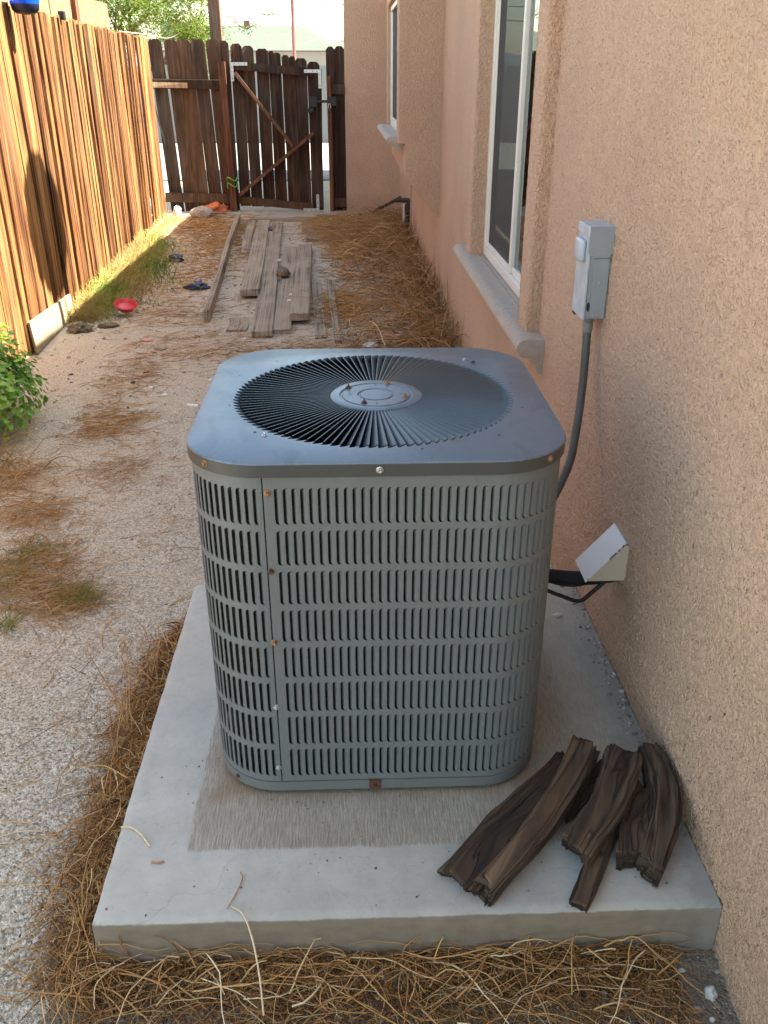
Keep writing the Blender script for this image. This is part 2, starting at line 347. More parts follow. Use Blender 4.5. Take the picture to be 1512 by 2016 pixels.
# ------------------------------------------------------------------ object helpers
def tag(o, label=None, cat=None, group=None, kind=None):
    if label: o['label'] = label
    if cat: o['category'] = cat
    if group: o['group'] = group
    if kind: o['kind'] = kind
    return o
def empty(name, loc, label=None, cat=None, group=None, rz=0):
    o = bpy.data.objects.new(name, None); COL.objects.link(o); o.location = loc; o.rotation_euler = (0, 0, rz); o.empty_display_size = .1
    return tag(o, label, cat, group)
def wl(o):
    v = Vector((0, 0, 0))
    while o: v += o.location; o = o.parent
    return v
def link(name, me, mat, parent=None, loc=None):
    o = bpy.data.objects.new(name, me); COL.objects.link(o)
    if mat and not me.materials: me.materials.append(mat)
    if parent: o.parent = parent
    if loc is not None: o.location = loc
    return o
def mesh(name, v, f, mat, parent=None, smooth=False, rel=True):
    """vertices in world coordinates; the parent is only moved, never turned, when rel"""
    if parent is not None and rel:
        w0 = wl(parent); v = [(a[0] - w0.x, a[1] - w0.y, a[2] - w0.z) for a in v]
    elif parent is None and len(v):           # origin at the base centre
        A = np.array([tuple(a) for a in v]); c = ((A[:, 0].min() + A[:, 0].max()) / 2, (A[:, 1].min() + A[:, 1].max()) / 2, A[:, 2].min())
        v = A - np.array(c); v = [tuple(a) for a in v]
    me = bpy.data.meshes.new(name); me.from_pydata([tuple(a) for a in v], [], f); me.update()
    if smooth: me.polygons.foreach_set('use_smooth', [True] * len(me.polygons))
    o = link(name, me, mat, parent)
    if parent is None and len(v): o.location = c
    return o
def bigmesh(name, V, F, mat, rnd=None, smooth=False, parent=None):
    me = bpy.data.meshes.new(name); V = np.asarray(V, np.float32); F = np.asarray(F, np.int32); k = F.shape[1]
    if parent is not None: V = V - np.array(wl(parent), np.float32)
    me.vertices.add(len(V)); me.vertices.foreach_set('co', V.ravel())
    me.loops.add(F.size); me.loops.foreach_set('vertex_index', F.ravel())
    me.polygons.add(len(F)); me.polygons.foreach_set('loop_start', np.arange(0, F.size, k, dtype=np.int32))
    if smooth: me.polygons.foreach_set('use_smooth', np.ones(len(F), bool))
    if rnd is not None:
        a = me.attributes.new('rnd', 'FLOAT', 'POINT'); a.data.foreach_set('value', np.asarray(rnd, np.float32))
    me.update(calc_edges=True); me.validate()
    return link(name, me, mat, parent)
class G:                                       # geometry collector
    def __init__(s): s.v = []; s.f = []
    def add(s, v, f):
        n = len(s.v); s.v += [tuple(a) for a in v]; s.f += [tuple(i + n for i in q) for q in f]; return s
    def box(s, x0, x1, y0, y1, z0, z1, b=0):
        if b <= 0:
            v = [(x, y, z) for z in (z0, z1) for y in (y0, y1) for x in (x0, x1)]
            return s.add(v, [(0, 2, 3, 1), (4, 5, 7, 6), (0, 1, 5, 4), (1, 3, 7, 5), (3, 2, 6, 7), (2, 0, 4, 6)])
        return s.prism([(x0, y0, z0), (x0, y0, z1)], x1 - x0, y1 - y0, b) if False else s.bbox(x0, x1, y0, y1, z0, z1, b)
    def bbox(s, x0, x1, y0, y1, z0, z1, b):    # box with chamfered edges
        bm = bmesh.new(); bmesh.ops.create_cube(bm, size=1)
        for v in bm.verts: v.co = Vector(((x0 + x1) / 2 + v.co.x * (x1 - x0), (y0 + y1) / 2 + v.co.y * (y1 - y0), (z0 + z1) / 2 + v.co.z * (z1 - z0)))
        bmesh.ops.bevel(bm, geom=bm.edges[:], offset=b, segments=2, affect='EDGES', profile=.5)
        bm.verts.index_update(); s.add([v.co[:] for v in bm.verts], [tuple(v.index for v in f.verts) for f in bm.faces]); bm.free(); return s
    def tube(s, pts, r, n=8, cap=True):
        pts = [Vector(p) for p in pts]; rr = r if isinstance(r, (list, tuple)) else [r] * len(pts)
        v = []; prev = None
        for i, p in enumerate(pts):
            t = (pts[min(i + 1, len(pts) - 1)] - pts[max(i - 1, 0)]).normalized()
            a = (prev - t * prev.dot(t)).normalized() if prev else (Vector((0, 0, 1)) if abs(t.z) < .9 else Vector((1, 0, 0))).cross(t).normalized()
            prev = a; bvec = t.cross(a)
            v += [p + (a * math.cos(2 * PI * k / n) + bvec * math.sin(2 * PI * k / n)) * rr[i] for k in range(n)]
        f = [(i * n + k, i * n + (k + 1) % n, (i + 1) * n + (k + 1) % n, (i + 1) * n + k) for i in range(len(pts) - 1) for k in range(n)]
        if cap: f += [tuple(range(n - 1, -1, -1)), tuple((len(pts) - 1) * n + k for k in range(n))]
        return s.add(v, f)
    def beam(s, a, b, w, h, up=(0, 0, 1), jit=0):       # rectangular bar from a to b
        a, b, up = Vector(a), Vector(b), Vector(up); t = (b - a).normalized(); sd_ = t.cross(up).normalized(); u = sd_.cross(t)
        v = []
        for p in (a, b):
            for k, l in ((-1, -1), (1, -1), (1, 1), (-1, 1)): v.append(p + sd_ * k * w / 2 + u * l * h / 2 + Vector([random.uniform(-jit, jit) for _ in range(3)]))
        return s.add(v, [(3, 2, 1, 0), (4, 5, 6, 7), (0, 1, 5, 4), (1, 2, 6, 5), (2, 3, 7, 6), (3, 0, 4, 7)])
    def lathe(s, prof, c, n=24, axis='z'):
        v = []
        for r, z in prof:
            for k in range(n):
                a = 2 * PI * k / n; x, y = r * math.cos(a), r * math.sin(a)
                p = {'z': (x, y, z), 'x': (z, x, y), 'y': (x, z, y)}[axis]; v.append((c[0] + p[0], c[1] + p[1], c[2] + p[2]))
        f = [(i * n + k, i * n + (k + 1) % n, (i + 1) * n + (k + 1) % n, (i + 1) * n + k) for i in range(len(prof) - 1) for k in range(n)]
        return s.add(v, f)
    def obj(s, name, mat, parent=None, smooth=False): return mesh(name, s.v, s.f, M[mat] if isinstance(mat, str) else mat, parent, smooth)
def autosmooth(o, ang=35):
    me = o.data; me.polygons.foreach_set('use_smooth', [True] * len(me.polygons))
    me.set_sharp_from_angle(angle=R(ang)) if hasattr(me, 'set_sharp_from_angle') else None
    return o

# ------------------------------------------------------------------ ground
def gh(x, y):
    x = np.asarray(x, float); y = np.asarray(y, float)
    h = .007 * np.sin(1.9 * x + .6 * y) * np.cos(1.3 * y) + .005 * np.sin(4.1 * x - 2.2 * y + 1)
    near = np.exp(-((y - 1.0) / .22) ** 2)
    h = h - .045 * near
    h = np.where((x > -.53) & (x < .75) & (y > 1.1) & (y < 2.4), -.02, h)
    return np.where((x > -2.6) & (x < .9) & (y < 12.5), h, -.01)
xs = np.concatenate([[-600, -200, -60, -20, -8, -4, -3, -2.6], np.arange(-2.4, .76, .0105), [1, 2, 4, 10, 40, 200, 600]])
ys = [-600, -200, -60, -20, -8, -4, -2, -1, -.4, 0, .3, .6, .8]; y = .82
while y < 12: ys.append(y); y += .0068 * y
ys = np.array(ys + [12.5, 14, 18, 25, 40, 80, 200, 600, 1500])
X_, Y_ = np.meshgrid(xs, ys); V = np.stack([X_, Y_, gh(X_, Y_)], -1).reshape(-1, 3)
nx, ny = len(xs), len(ys); I = (np.arange(ny - 1)[:, None] * nx + np.arange(nx - 1)[None, :]).ravel()
tag(bigmesh('ground', V, np.stack([I, I + 1, I + nx + 1, I + nx], 1), M['ground'], smooth=True), kind='structure')
g = G().box(-7, 4, 15.2, 23.9, -.2, .012); o = g.obj('driveway', 'drive'); tag(o, kind='structure')

# ------------------------------------------------------------------ house
XW = lambda y: .69 - .0095 * (y - 1)
house = empty('house', (.69, 3, 0), 'tan stucco house along the right side with two windows, sills and a projecting bay', 'house')
WIN = (3.26, 4.66, .69, 2.05)
yy = np.unique(np.concatenate([np.arange(-6, .9, .3), np.arange(.9, 3.3, .0055), np.arange(3.3, 5.3, .012), np.arange(5.3, 11.56, .04), [WIN[0], WIN[1], 11.56]]).round(4))
zz = np.unique(np.concatenate([[-.06], np.arange(-.03, 1.95, .0065), np.arange(1.95, 2.86, .06), [WIN[2], WIN[3], 2.86]]).round(4))
def dedupe(a, keep, tol):
    out = []
    for v_ in a:
        if out and v_ - out[-1] < tol:
            if any(abs(v_ - k) < 1e-6 for k in keep): out[-1] = v_
            continue
        out.append(v_)
    return np.array(out)
yy = dedupe(yy, WIN[:2], .004); zz = dedupe(zz, WIN[2:], .004)
Yg, Zg = np.meshgrid(yy, zz); Vw = np.stack([XW(Yg), Yg, Zg], -1).reshape(-1, 3)
ny_, nz_ = len(yy), len(zz); I = (np.arange(nz_ - 1)[:, None] * ny_ + np.arange(ny_ - 1)[None, :])
hole = ((yy[:-1][None, :] >= WIN[0] - 1e-4) & (yy[1:][None, :] <= WIN[1] + 1e-4)) & ((zz[:-1][:, None] >= WIN[2] - 1e-4) & (zz[1:][:, None] <= WIN[3] + 1e-4))
I = I[~hole]
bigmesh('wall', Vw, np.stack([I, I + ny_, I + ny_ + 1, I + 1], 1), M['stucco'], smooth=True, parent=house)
# reveals of the near window, raised stucco surrounds
TW, TP = .145, .05
def gridbox(name, fn, nu, nv, mat, parent):     # surface from fn(u,v)
    U, V2 = np.meshgrid(np.linspace(0, 1, nu), np.linspace(0, 1, nv)); P = fn(U, V2); P = np.stack(P, -1).reshape(-1, 3)
    I = (np.arange(nv - 1)[:, None] * nu + np.arange(nu - 1)[None, :]).ravel()
    return bigmesh(name, P, np.stack([I, I + 1, I + nu + 1, I + nu], 1), M[mat], smooth=True, parent=parent)
def surround(y0, y1, z0, z1, inner):            # vertical band; profile runs round the outside with rounded arrises
    r = .014
    pr = [(0, y0)] + [(TP - r + r * math.sin(a), y0 + r - r * math.cos(a)) for a in np.linspace(0, PI / 2, 4)] + \
         [(TP - r + r * math.cos(a), y1 - r + r * math.sin(a)) for a in np.linspace(0, PI / 2, 4)] + [(0, y1)]
    P = np.array(pr); d = np.r_[0, np.cumsum(np.hypot(*np.diff(P, axis=0).T))]; d /= d[-1]
    ex = sorted(set(np.linspace(0, 1, 46).tolist() + d.tolist()))
    u_ = np.interp(ex, d, P[:, 0]); y_ = np.interp(ex, d, P[:, 1])
    zs_ = np.linspace(z0, z1, int((z1 - z0) / .008))
    V = np.stack([XW(y_)[None, :] - u_[None, :] + 0 * zs_[:, None], y_[None, :] + 0 * zs_[:, None], zs_[:, None] + 0 * y_[None, :]], -1).reshape(-1, 3)
    nu = len(ex); I = (np.arange(len(zs_) - 1)[:, None] * nu + np.arange(nu - 1)[None, :]).ravel()
    bigmesh('window_surround', V, np.stack([I, I + nu, I + nu + 1, I + 1], 1), M['stucco'], smooth=True, parent=house)
surround(WIN[0] - TW, WIN[0], .665, 2.3, 1); surround(WIN[1], WIN[1] + TW, .665, 2.3, 0)
g = G()
g.box(XW(4) - TP, XW(4) + .08, WIN[0] + .002, WIN[1] - .002, WIN[3], 2.3); g.obj('window_head', 'stucco', house)
for yv in (WIN[0], WIN[1]):
    s_ = -1 if yv == WIN[0] else 1
    gridbox('window_reveal', lambda U, W2, yv=yv: (XW(4) - TP + .006 + U * .11, yv - s_ * .0005 + 0 * U, .66 + W2 * 1.4), 10, 120, 'stucco', house)

def sill(y0, y1, xin, xout, ztop, sc=1):
    prof = [(xin, ztop - .004), (xout + .035, ztop)] + [(xout + .038 - .038 * math.sin(a), ztop - .038 + .038 * math.cos(a)) for a in np.linspace(.15, PI - .15, 9)] + \
           [(xout + .052, ztop - .076), (xout + .056, ztop - .095), (xout + .072, ztop - .102), (xout + .076, ztop - .13), (xout + .095, ztop - .15), (xin, ztop - .152)]
    prof = np.array(prof); prof[:, 1] = ztop + (prof[:, 1] - ztop) * sc; n = len(prof); ny2 = max(12, int((y1 - y0) / .012)); ysb = np.linspace(y0, y1, ny2)
    d = np.r_[0, np.cumsum(np.hypot(*np.diff(prof, axis=0).T))]; ex = np.linspace(0, d[-1], 60); px = np.interp(ex, d, prof[:, 0]); pz = np.interp(ex, d, prof[:, 1]); n = 60
    V = []
    for j, yv in enumerate(ysb):
        sh = XW(yv) - XW(4)
        for k in range(n): V.append((px[k] + sh, yv, pz[k]))
    F = [(j * n + k, j * n + k + 1, (j + 1) * n + k + 1, (j + 1) * n + k) for j in range(ny2 - 1) for k in range(n - 1)]
    o = mesh('window_sill', V, F, M['sill'], house, True)
    # end caps, slightly domed
    for j, s_ in ((0, -1), (ny2 - 1, 1)):
        b0 = len(V); ctr = (sum(px) / n + XW(ysb[j]) - XW(4), ysb[j] + s_ * .006, sum(pz) / n)
        vv = [V[j * n + k] for k in range(n)] + [ctr]
        mesh('sill_end', vv, [(k, (k + 1) % n, n) if s_ > 0 else ((k + 1) % n, k, n) for k in range(n)], M['sill'], o, False)
    return o
sill(3.00, 4.98, XW(4) + .05, XW(4) - .10, .689, .86)

def window(y0, y1, z0, z1, xp, mull, dark=True, curt=True):
    wn_ = empty('window', (xp, (y0 + y1) / 2, z0)); wn_.parent = house; wn_.location = Vector((xp, (y0 + y1) / 2, z0)) - wl(house)
    fw = .042
    sh = lambda yv: xp + XW(yv) - XW((y0 + y1) / 2)
    def bar(nm, ya, yb, za, zb, xo=0, dp=.05, mat='frame'):
        g = G(); g.bbox(0, dp, ya, yb, za, zb, .003); g.v = [(a[0] + sh(a[1]) + xo, a[1], a[2]) for a in g.v]; return g.obj(nm, mat, wn_)
    bar('frame', y0 + .001, y1 - .001, z0, z0 + fw, -.006); bar('frame', y0 + .001, y1 - .001, z1 - fw, z1, -.006)
    bar('frame', y0 + .001, y0 + fw, z0 + fw, z1 - fw, -.006); bar('frame', y1 - fw, y1 - .001, z0 + fw, z1 - fw, -.006)
    bar('sash', y1 - fw - .028, y1 - fw - .001, z0 + fw + .001, z1 - fw - .001, .004, .035); bar('sash', mull + .025, y1 - fw - .029, z0 + fw + .001, z0 + fw + .028, .004, .035)
    bar('mullion', mull - .018, mull + .018, z0 + fw + .001, z1 - fw - .001, .004, .025)
    bar('sash', y0 + fw + .001, mull - .025, z0 + fw + .001, z0 + fw + .03, .012, .03)
    def pane(nm, ya, yb, xo, mat):
        mesh(nm, [(sh(ya) + xo, ya, z0 + fw), (sh(yb) + xo, yb, z0 + fw), (sh(yb) + xo, yb, z1 - fw), (sh(ya) + xo, ya, z1 - fw)], [(0, 3, 2, 1)], M[mat], wn_)
    pane('pane', y0 + fw, mull, .022, 'glass'); pane('pane', mull, y1 - fw, .026, 'glass'); pane('insect_screen', mull + .02, y1 - fw - .02, .010, 'screen')
    # curtain with folds behind the glass
    n = 60; V = []
    for j in range(n + 1):
        yv = y0 + (y1 - y0) * j / n; dx = .16 + .022 * math.sin(j * 1.35) + .01 * math.sin(j * .5)
        V += [(sh(yv) + dx, yv, z0 - .02), (sh(yv) + dx, yv, z1)]
    mesh('curtain', V, [(2 * j, 2 * j + 1, 2 * j + 3, 2 * j + 2) for j in range(n)], M['curtain'], wn_, True)
    g = G().box(sh(y0) + .5, sh(y0) + .52, y0 - .4, y1 + .4, z0 - .3, z1 + .2); g.obj('room_wall', 'room', wn_)
window(WIN[0], WIN[1], WIN[2], WIN[3], XW(4) + .028, 3.95)
# bay with a sloped underside, its window and sill
g = G()
y0, y1 = 6.68, 8.95; xa, xb, zs_, zl = .333, .379, 1.09, .869
zt = 2.86
def quadgrid(nm, A, B, C2, D, step, parent=house, mat='stucco'):
    A, B, C2, D = map(np.array, (A, B, C2, D)); nu = max(2, int(np.linalg.norm(B - A) / step)); nv = max(2, int(np.linalg.norm(D - A) / step))
    return gridbox(nm, lambda U, W2: tuple((A * 1.0)[i] * (1 - U) * (1 - W2) + B[i] * U * (1 - W2) + C2[i] * U * W2 + D[i] * (1 - U) * W2 for i in range(3)), nu, nv, mat, parent)
xwb = XW(6.68)
BW = (7.0, 8.72, 1.12, 2.06)
quadgrid('bay_side', (xb, y0, zl), (xwb + .01, y0, .578), (xwb + .01, y0, zt), (xb, y0, zt), .02)
quadgrid('bay_side', (xa, y0 + .001, zs_), (xb + .002, y0 - .001, zs_), (xb + .002, y0 - .001, zt), (xa, y0 + .001, zt), .02)
quadgrid('bay_underside', (xb, y0, zl), (xwb + .01, y0, .578), (XW(y1) + .01, y1, .578), (xb, y1, zl), .03)
quadgrid('bay_front', (xb, y0, zl), (xb, y1, zl), (xb, y1, zs_ + .01), (xb, y0, zs_ + .01), .02)
quadgrid('bay_front', (xa, y0, zs_), (xa, BW[0], zs_), (xa, BW[0], zt), (xa, y0, zt), .02)
quadgrid('bay_front', (xa, BW[1], zs_), (xa, y1, zs_), (xa, y1, zt), (xa, BW[1], zt), .02)
quadgrid('bay_front', (xa, BW[0], BW[3]), (xa, BW[1], BW[3]), (xa, BW[1], zt), (xa, BW[0], zt), .02)
quadgrid('bay_front', (xa, y0, zs_), (xa, y1, zs_), (xb, y1, zs_ - .004), (xb, y0, zs_ - .004), .02)
quadgrid('window_reveal', (xa, BW[1], zs_), (xa + .09, BW[1], zs_), (xa + .09, BW[1], BW[3]), (xa, BW[1], BW[3]), .02)
quadgrid('window_reveal', (xa, BW[0], zs_), (xa + .09, BW[0], zs_), (xa + .09, BW[0], BW[3]), (xa, BW[0], BW[3]), .02)
quadgrid('window_reveal', (xa, BW[0], BW[3]), (xa + .09, BW[0], BW[3]), (xa + .09, BW[1], BW[3]), (xa, BW[1], BW[3]), .03)
quadgrid('bay_side', (xb, y1, zl), (xwb, y1, .578), (xwb, y1, zt), (xa, y1, zt), .05)
window(BW[0], BW[1], BW[2], BW[3], xa + .04, 7.9)
sill(6.93, 8.80, xa + .05 + .04, xa - .05, 1.125, .72)
# return wall at the far end and its alley face
quadgrid('return_wall', (-.071, 11.56, -.05), (.62, 11.56, -.05), (.62, 11.56, 2.86), (-.071, 11.56, 2.86), .03)
quadgrid('return_wall', (-.071, 11.56, -.05), (-.071, 16, -.05), (-.071, 16, 2.86), (-.071, 11.56, 2.86), .1)
# roof: eave, soffit, fascia, slope
def roof(x0, y0, y1, ze):
    sl_ = math.tan(R(20)); x1 = 5.2
    G().box(x0, x0 + .03, y0, y1, ze - .15, ze).obj('fascia', 'fascia', house)
    mesh('soffit', [(x0 + .03, y0, ze - .13), (1.0, y0, ze - .13), (1.0, y1, ze - .13), (x0 + .03, y1, ze - .13)], [(0, 1, 2, 3)], M['fascia'], house)
    mesh('roof', [(x0 - .03, y0, ze + .003), (x1, y0, ze + sl_ * (x1 - x0)), (x1, y1, ze + sl_ * (x1 - x0)), (x0 - .03, y1, ze + .003),
                  (x0 - .03, y0, ze + .03), (x1, y0, ze + .03 + sl_ * (x1 - x0)), (x1, y1, ze + .03 + sl_ * (x1 - x0)), (x0 - .03, y1, ze + .03)],
         [(0, 1, 2, 3), (7, 6, 5, 4), (0, 4, 5, 1), (1, 5, 6, 2), (2, 6, 7, 3), (3, 7, 4, 0)], M['roof'], house)
EAVE_X = .26
EAVE_Z = (EAVE_X - .03 + 1.98) * math.tan(R(SUN_EL)) / math.cos(R(SUN_AZ)) - .03
roof(EAVE_X, -6, 11.62, EAVE_Z); roof(-.38, 11.63, 17, EAVE_Z)
quadgrid('wall_top', (XW(-6), -6, 2.86), (XW(11.6), 11.6, 2.86), (XW(11.6), 11.6, EAVE_Z), (XW(-6), -6, EAVE_Z), .5)
G().box(5.15, 5.2, -6, 17, 0, EAVE_Z + 1.7).obj('rear_wall', 'fascia', house)
G().box(.7, 5.15, -6, -5.95, 0, EAVE_Z + .02).obj('end_wall', 'fascia', house)

# ------------------------------------------------------------------ concrete pad
def pad():
    x0, y0, z1 = -.508, 1.136, .1
    nx, ny = 110, 118
    V = []; F = []
    def row(zf, off, yv0=None): pass
    U = np.linspace(0, 1, nx); W2 = np.linspace(0, 1, ny)
    def edgej(t, s): return .0005 * math.sin(t * 31 + s) + .0005 * math.sin(t * 83 + 2 * s)
    for j, w_ in enumerate(W2):
        for i, u in enumerate(U):
            x1 = XW(1.1 + 1.25 * w_) - .004
            x = x0 + (x1 - x0) * u; yv = y0 + (2.362 - y0) * w_
            z = z1
            if j == 0: yv += edgej(u, 1); z -= .003
            if i == 0: x += edgej(w_, 2); z -= .003
            if j == ny - 1: yv += edgej(u, 3); z -= .003
            V.append((x, yv, z))
    for j in range(ny - 1):
        for i in range(nx - 1): a = j * nx + i; F.append((a, a + 1, a + nx + 1, a + nx))
    # sides down into the earth
    def skirt(idx, out, flip):
        b0 = len(V)
        lv = [(-.001, .98), (.03, 0), (.07, 0), (.13, 0)]
        n = len(idx); prev = idx
        for dz in (.012, .04, .075, .14):
            cur = []
            for k, q in enumerate(idx):
                p = V[q]; jt = random.uniform(-.0008, .0008) + (.006 if dz > .07 else 0) * (random.random() - .3)
                V.append((p[0] + out[0] * (.003 + jt), p[1] + out[1] * (.003 + jt), z1 - dz)); cur.append(len(V) - 1)
            for k in range(n - 1): F.append((prev[k], cur[k], cur[k + 1], prev[k + 1]) if flip else (prev[k + 1], cur[k + 1], cur[k], prev[k]))
            prev = cur
    skirt([i for i in range(nx)], (0, -1), True); skirt([j * nx for j in range(ny)], (-1, 0), False); skirt([(ny - 1) * nx + i for i in range(nx)], (0, 1), False)
    o = autosmooth(mesh('concrete_pad', V, F, M['slab'], None, True), 30)
    # material is laid out in world metres: keep the origin at the world origin
    lc = o.location.copy(); o.data.transform(Matrix.Translation(lc)); o.location = (0, 0, 0)
    tag(o, 'pale concrete pad with a rough brushed middle and smooth border under the air conditioner', 'slab')
pad()

# ------------------------------------------------------------------ air conditioner
CXA, CYA = .041, 1.813
ac = empty('air_conditioner', (CXA, CYA, .1), 'grey louvred outdoor air conditioning unit with a round fan grille on top', 'air conditioner')
def rs(s, a, Rr):
    L_ = a - Rr; per = 8 * L_ + 2 * PI * Rr; s = (s + L_) % per     # s=0 front middle, towards +x
    for k in range(4):
        ang = k * PI / 2
        if s < 2 * L_: x, y, n = -L_ + s, -a, (0, -1); break
        s -= 2 * L_
        if s < PI / 2 * Rr: t = s / Rr; x, y, n = L_ + Rr * math.sin(t), -L_ - Rr * math.cos(t), (math.sin(t), -math.cos(t)); break
        s -= PI / 2 * Rr
    c, sn = math.cos(ang), math.sin(ang)
    return (CXA + x * c - y * sn, CYA + x * sn + y * c), (n[0] * c - n[1] * sn, n[0] * sn + n[1] * c)
A_, RB = .361, .141
PER = 8 * (A_ - RB) + 2 * PI * RB
PITCH, SLOT, SH, RP, ZT, ZB, Z0 = .016, .0108, .0740, .0878, .845, .1417, .872
cols = []                                     # slot left edges by arc length
s_ = -.1931
SEAM = -.2137
while s_ + PITCH < PER + SEAM - .03: cols.append(s_); s_ += PITCH
right_end = s_
left = [-.2324 - k * PITCH for k in range(3)]
def panel(nm, s0, s1, slots):
    g = G(); ev = [s0]
    def q(sa, sb, za, zb, d=0, d2=None):
        d2 = d if d2 is None else d2
        (p, n), (p2, n2) = rs(sa, A_, RB), rs(sb, A_, RB)
        g.add([(p[0] - n[0] * d, p[1] - n[1] * d, za), (p2[0] - n2[0] * d2, p2[1] - n2[1] * d2, za), (p2[0] - n2[0] * d2, p2[1] - n2[1] * d2, zb), (p[0] - n[0] * d, p[1] - n[1] * d, zb)], [(0, 1, 2, 3)])
    def strip(sa, sb):
        n = max(1, int(math.ceil((sb - sa) / .008)))
        for i in range(n): q(sa + (sb - sa) * i / n, sa + (sb - sa) * (i + 1) / n, ZB, Z0)
    cur = s0
    r = .0052
    for sl0 in slots:
        strip(cur, sl0); sl1 = sl0 + SLOT; sm = sl0 + r
        for (a, b) in ((sl0, sm), (sm, sl1)):
            q(a, b, ZT, Z0)
            for i in range(7): q(a, b, ZT - (i + 1) * RP, ZT - i * RP - SH)
            q(a, b, ZB, ZT - 7 * RP - SH)
        for i in range(8):
            zt_, zb_ = ZT - i * RP, ZT - i * RP - SH
            arc = [(sl0 + r - r * math.cos(t), r - r * math.sin(t)) for t in np.linspace(0, PI / 2, 4)]
            for sgn, ze in ((-1, zt_), (1, zb_)):
                pts = [(sl0, ze)] + [(a, ze + sgn * dz * 1.25) for a, dz in arc]
                vv = []
                for a, z in pts:
                    p, n = rs(a, A_, RB); vv.append((p[0], p[1], z))
                g.add(vv, [(0, k, k + 1) if sgn > 0 else (0, k + 1, k) for k in range(1, len(vv) - 1)])
            # sheet thickness showing round the slot
            loop = [(sl1, zt_)] + [(a, zt_ - dz * 1.25) for a, dz in arc[::-1]] + [(a, zb_ + dz * 1.25) for a, dz in arc] + [(sl1, zb_)]
            vv = []
            for a, z in loop:
                p, n = rs(a, A_, RB); vv += [(p[0], p[1], z), (p[0] - n[0] * .0016, p[1] - n[1] * .0016, z)]
            g.add(vv, [(2 * k, 2 * k + 1, 2 * k + 3, 2 * k + 2) for k in range(len(loop) - 1)])
        cur = sl1
    strip(cur, s1)
    (p, n), = [rs(s0, A_, RB)]
    q(s0, s0 + .00001, ZB, Z0)
    return g.obj(nm, 'ac_body', ac)
# right panel wraps front, right side and back; corner panel on the left
panel('louvre_panel', SEAM + .0012, PER + SEAM - .22, [c for c in cols if c + PITCH < PER + SEAM - .22])
lc_ = []
s_ = -.2324
while s_ > SEAM - .21: lc_.append(s_); s_ -= PITCH
pc = panel('corner_panel', SEAM - .2205, SEAM - .0012, sorted(lc_))
allslots = [c for c in cols if c + PITCH < PER + SEAM - .22] + lc_
sv = [(0, 0, 0), (-.0024, .0006, .0004), (-.0048, .0028, .0020), (-.0068, .0068, .0052)]
def slat_mesh():
    v = []
    for k, (x, d, e) in enumerate(sv):
        n = 4
        zz_ = [-e - .0002, -e - .0007 - .0022 * k, -SH + e + .0007 + .0022 * k, -SH + e + .0002]
        dd = [d * .82, d, d, d * .82]
        v += [(x, dd[i], zz_[i]) for i in range(4)]
    f = [(k * 4 + i, k * 4 + i + 1, (k + 1) * 4 + i + 1, (k + 1) * 4 + i) for k in range(len(sv) - 1) for i in range(3)]
    me = bpy.data.meshes.new('slat'); me.from_pydata(v, [], f); me.materials.append(M['ac_slat']); me.polygons.foreach_set('use_smooth', [True] * len(f)); me.update(); return me, v, f
sme, svv, sff = slat_mesh()
camp = Vector((0, 0, 1.519)); cand = []
for c in allslots:
    p, n = rs(c + SLOT, A_, RB)
    for i in range(8):
        P = Vector((p[0], p[1], ZT - i * RP)); d = camp - P
        vis = (d.x * n[0] + d.y * n[1]) / d.length ** 3
        cand.append((-vis, c, i, P, n))
cand.sort(key=lambda a: a[0])
g = G(); tcount = 0
for k, (v_, c, i, P, n) in enumerate(cand):
    mt = Matrix(((-n[1], -n[0], 0, P.x), (n[0], -n[1], 0, P.y), (0, 0, 1, P.z), (0, 0, 0, 1)))
    if k < 300:
        o = bpy.data.objects.new('slat', sme); COL.objects.link(o); o.parent = ac; o.matrix_local = Matrix.Translation(-ac.location) @ mt
    else:
        g.add([(mt @ Vector(a))[:] for a in svv], sff)
o = g.obj('slats', 'ac_slat', ac, True); o['kind'] = 'stuff'
def wallring(nm, levels, mat, cap=None, n=200):   # levels: (a, R, z)
    V = []
    for a, r_, z in levels:
        per = 8 * (a - r_) + 2 * PI * r_
        for k in range(n): p, _ = rs(per * k / n, a, r_); V.append((p[0], p[1], z))
    F = [(j * n + k, j * n + (k + 1) % n, (j + 1) * n + (k + 1) % n, (j + 1) * n + k) for j in range(len(levels) - 1) for k in range(n)]
    if cap is not None: F.append(tuple(cap * n + k for k in range(n)))
    return autosmooth(mesh(nm, V, F, M[mat], ac), 40)
wallring('coil', [(.331, .115, .12), (.331, .115, .866)], 'coil')
wallring('base_pan', [(.31, .10, .122), (.355, .135, .113), (.3605, .1405, .1135), (.361, .141, .137), (.357, .137, .1385), (.34, .125, .1385)], 'ac_body')
G().box(CXA - .28, CXA + .28, CYA - .28, CYA + .28, .118, .13).obj('floor_pan', 'black', ac)
for dx in (-.25, .25):
    for dy in (-.25, .25): G().box(CXA + dx - .03, CXA + dx + .03, CYA + dy - .03, CYA + dy + .03, .1, .118).obj('foot', 'black', ac)
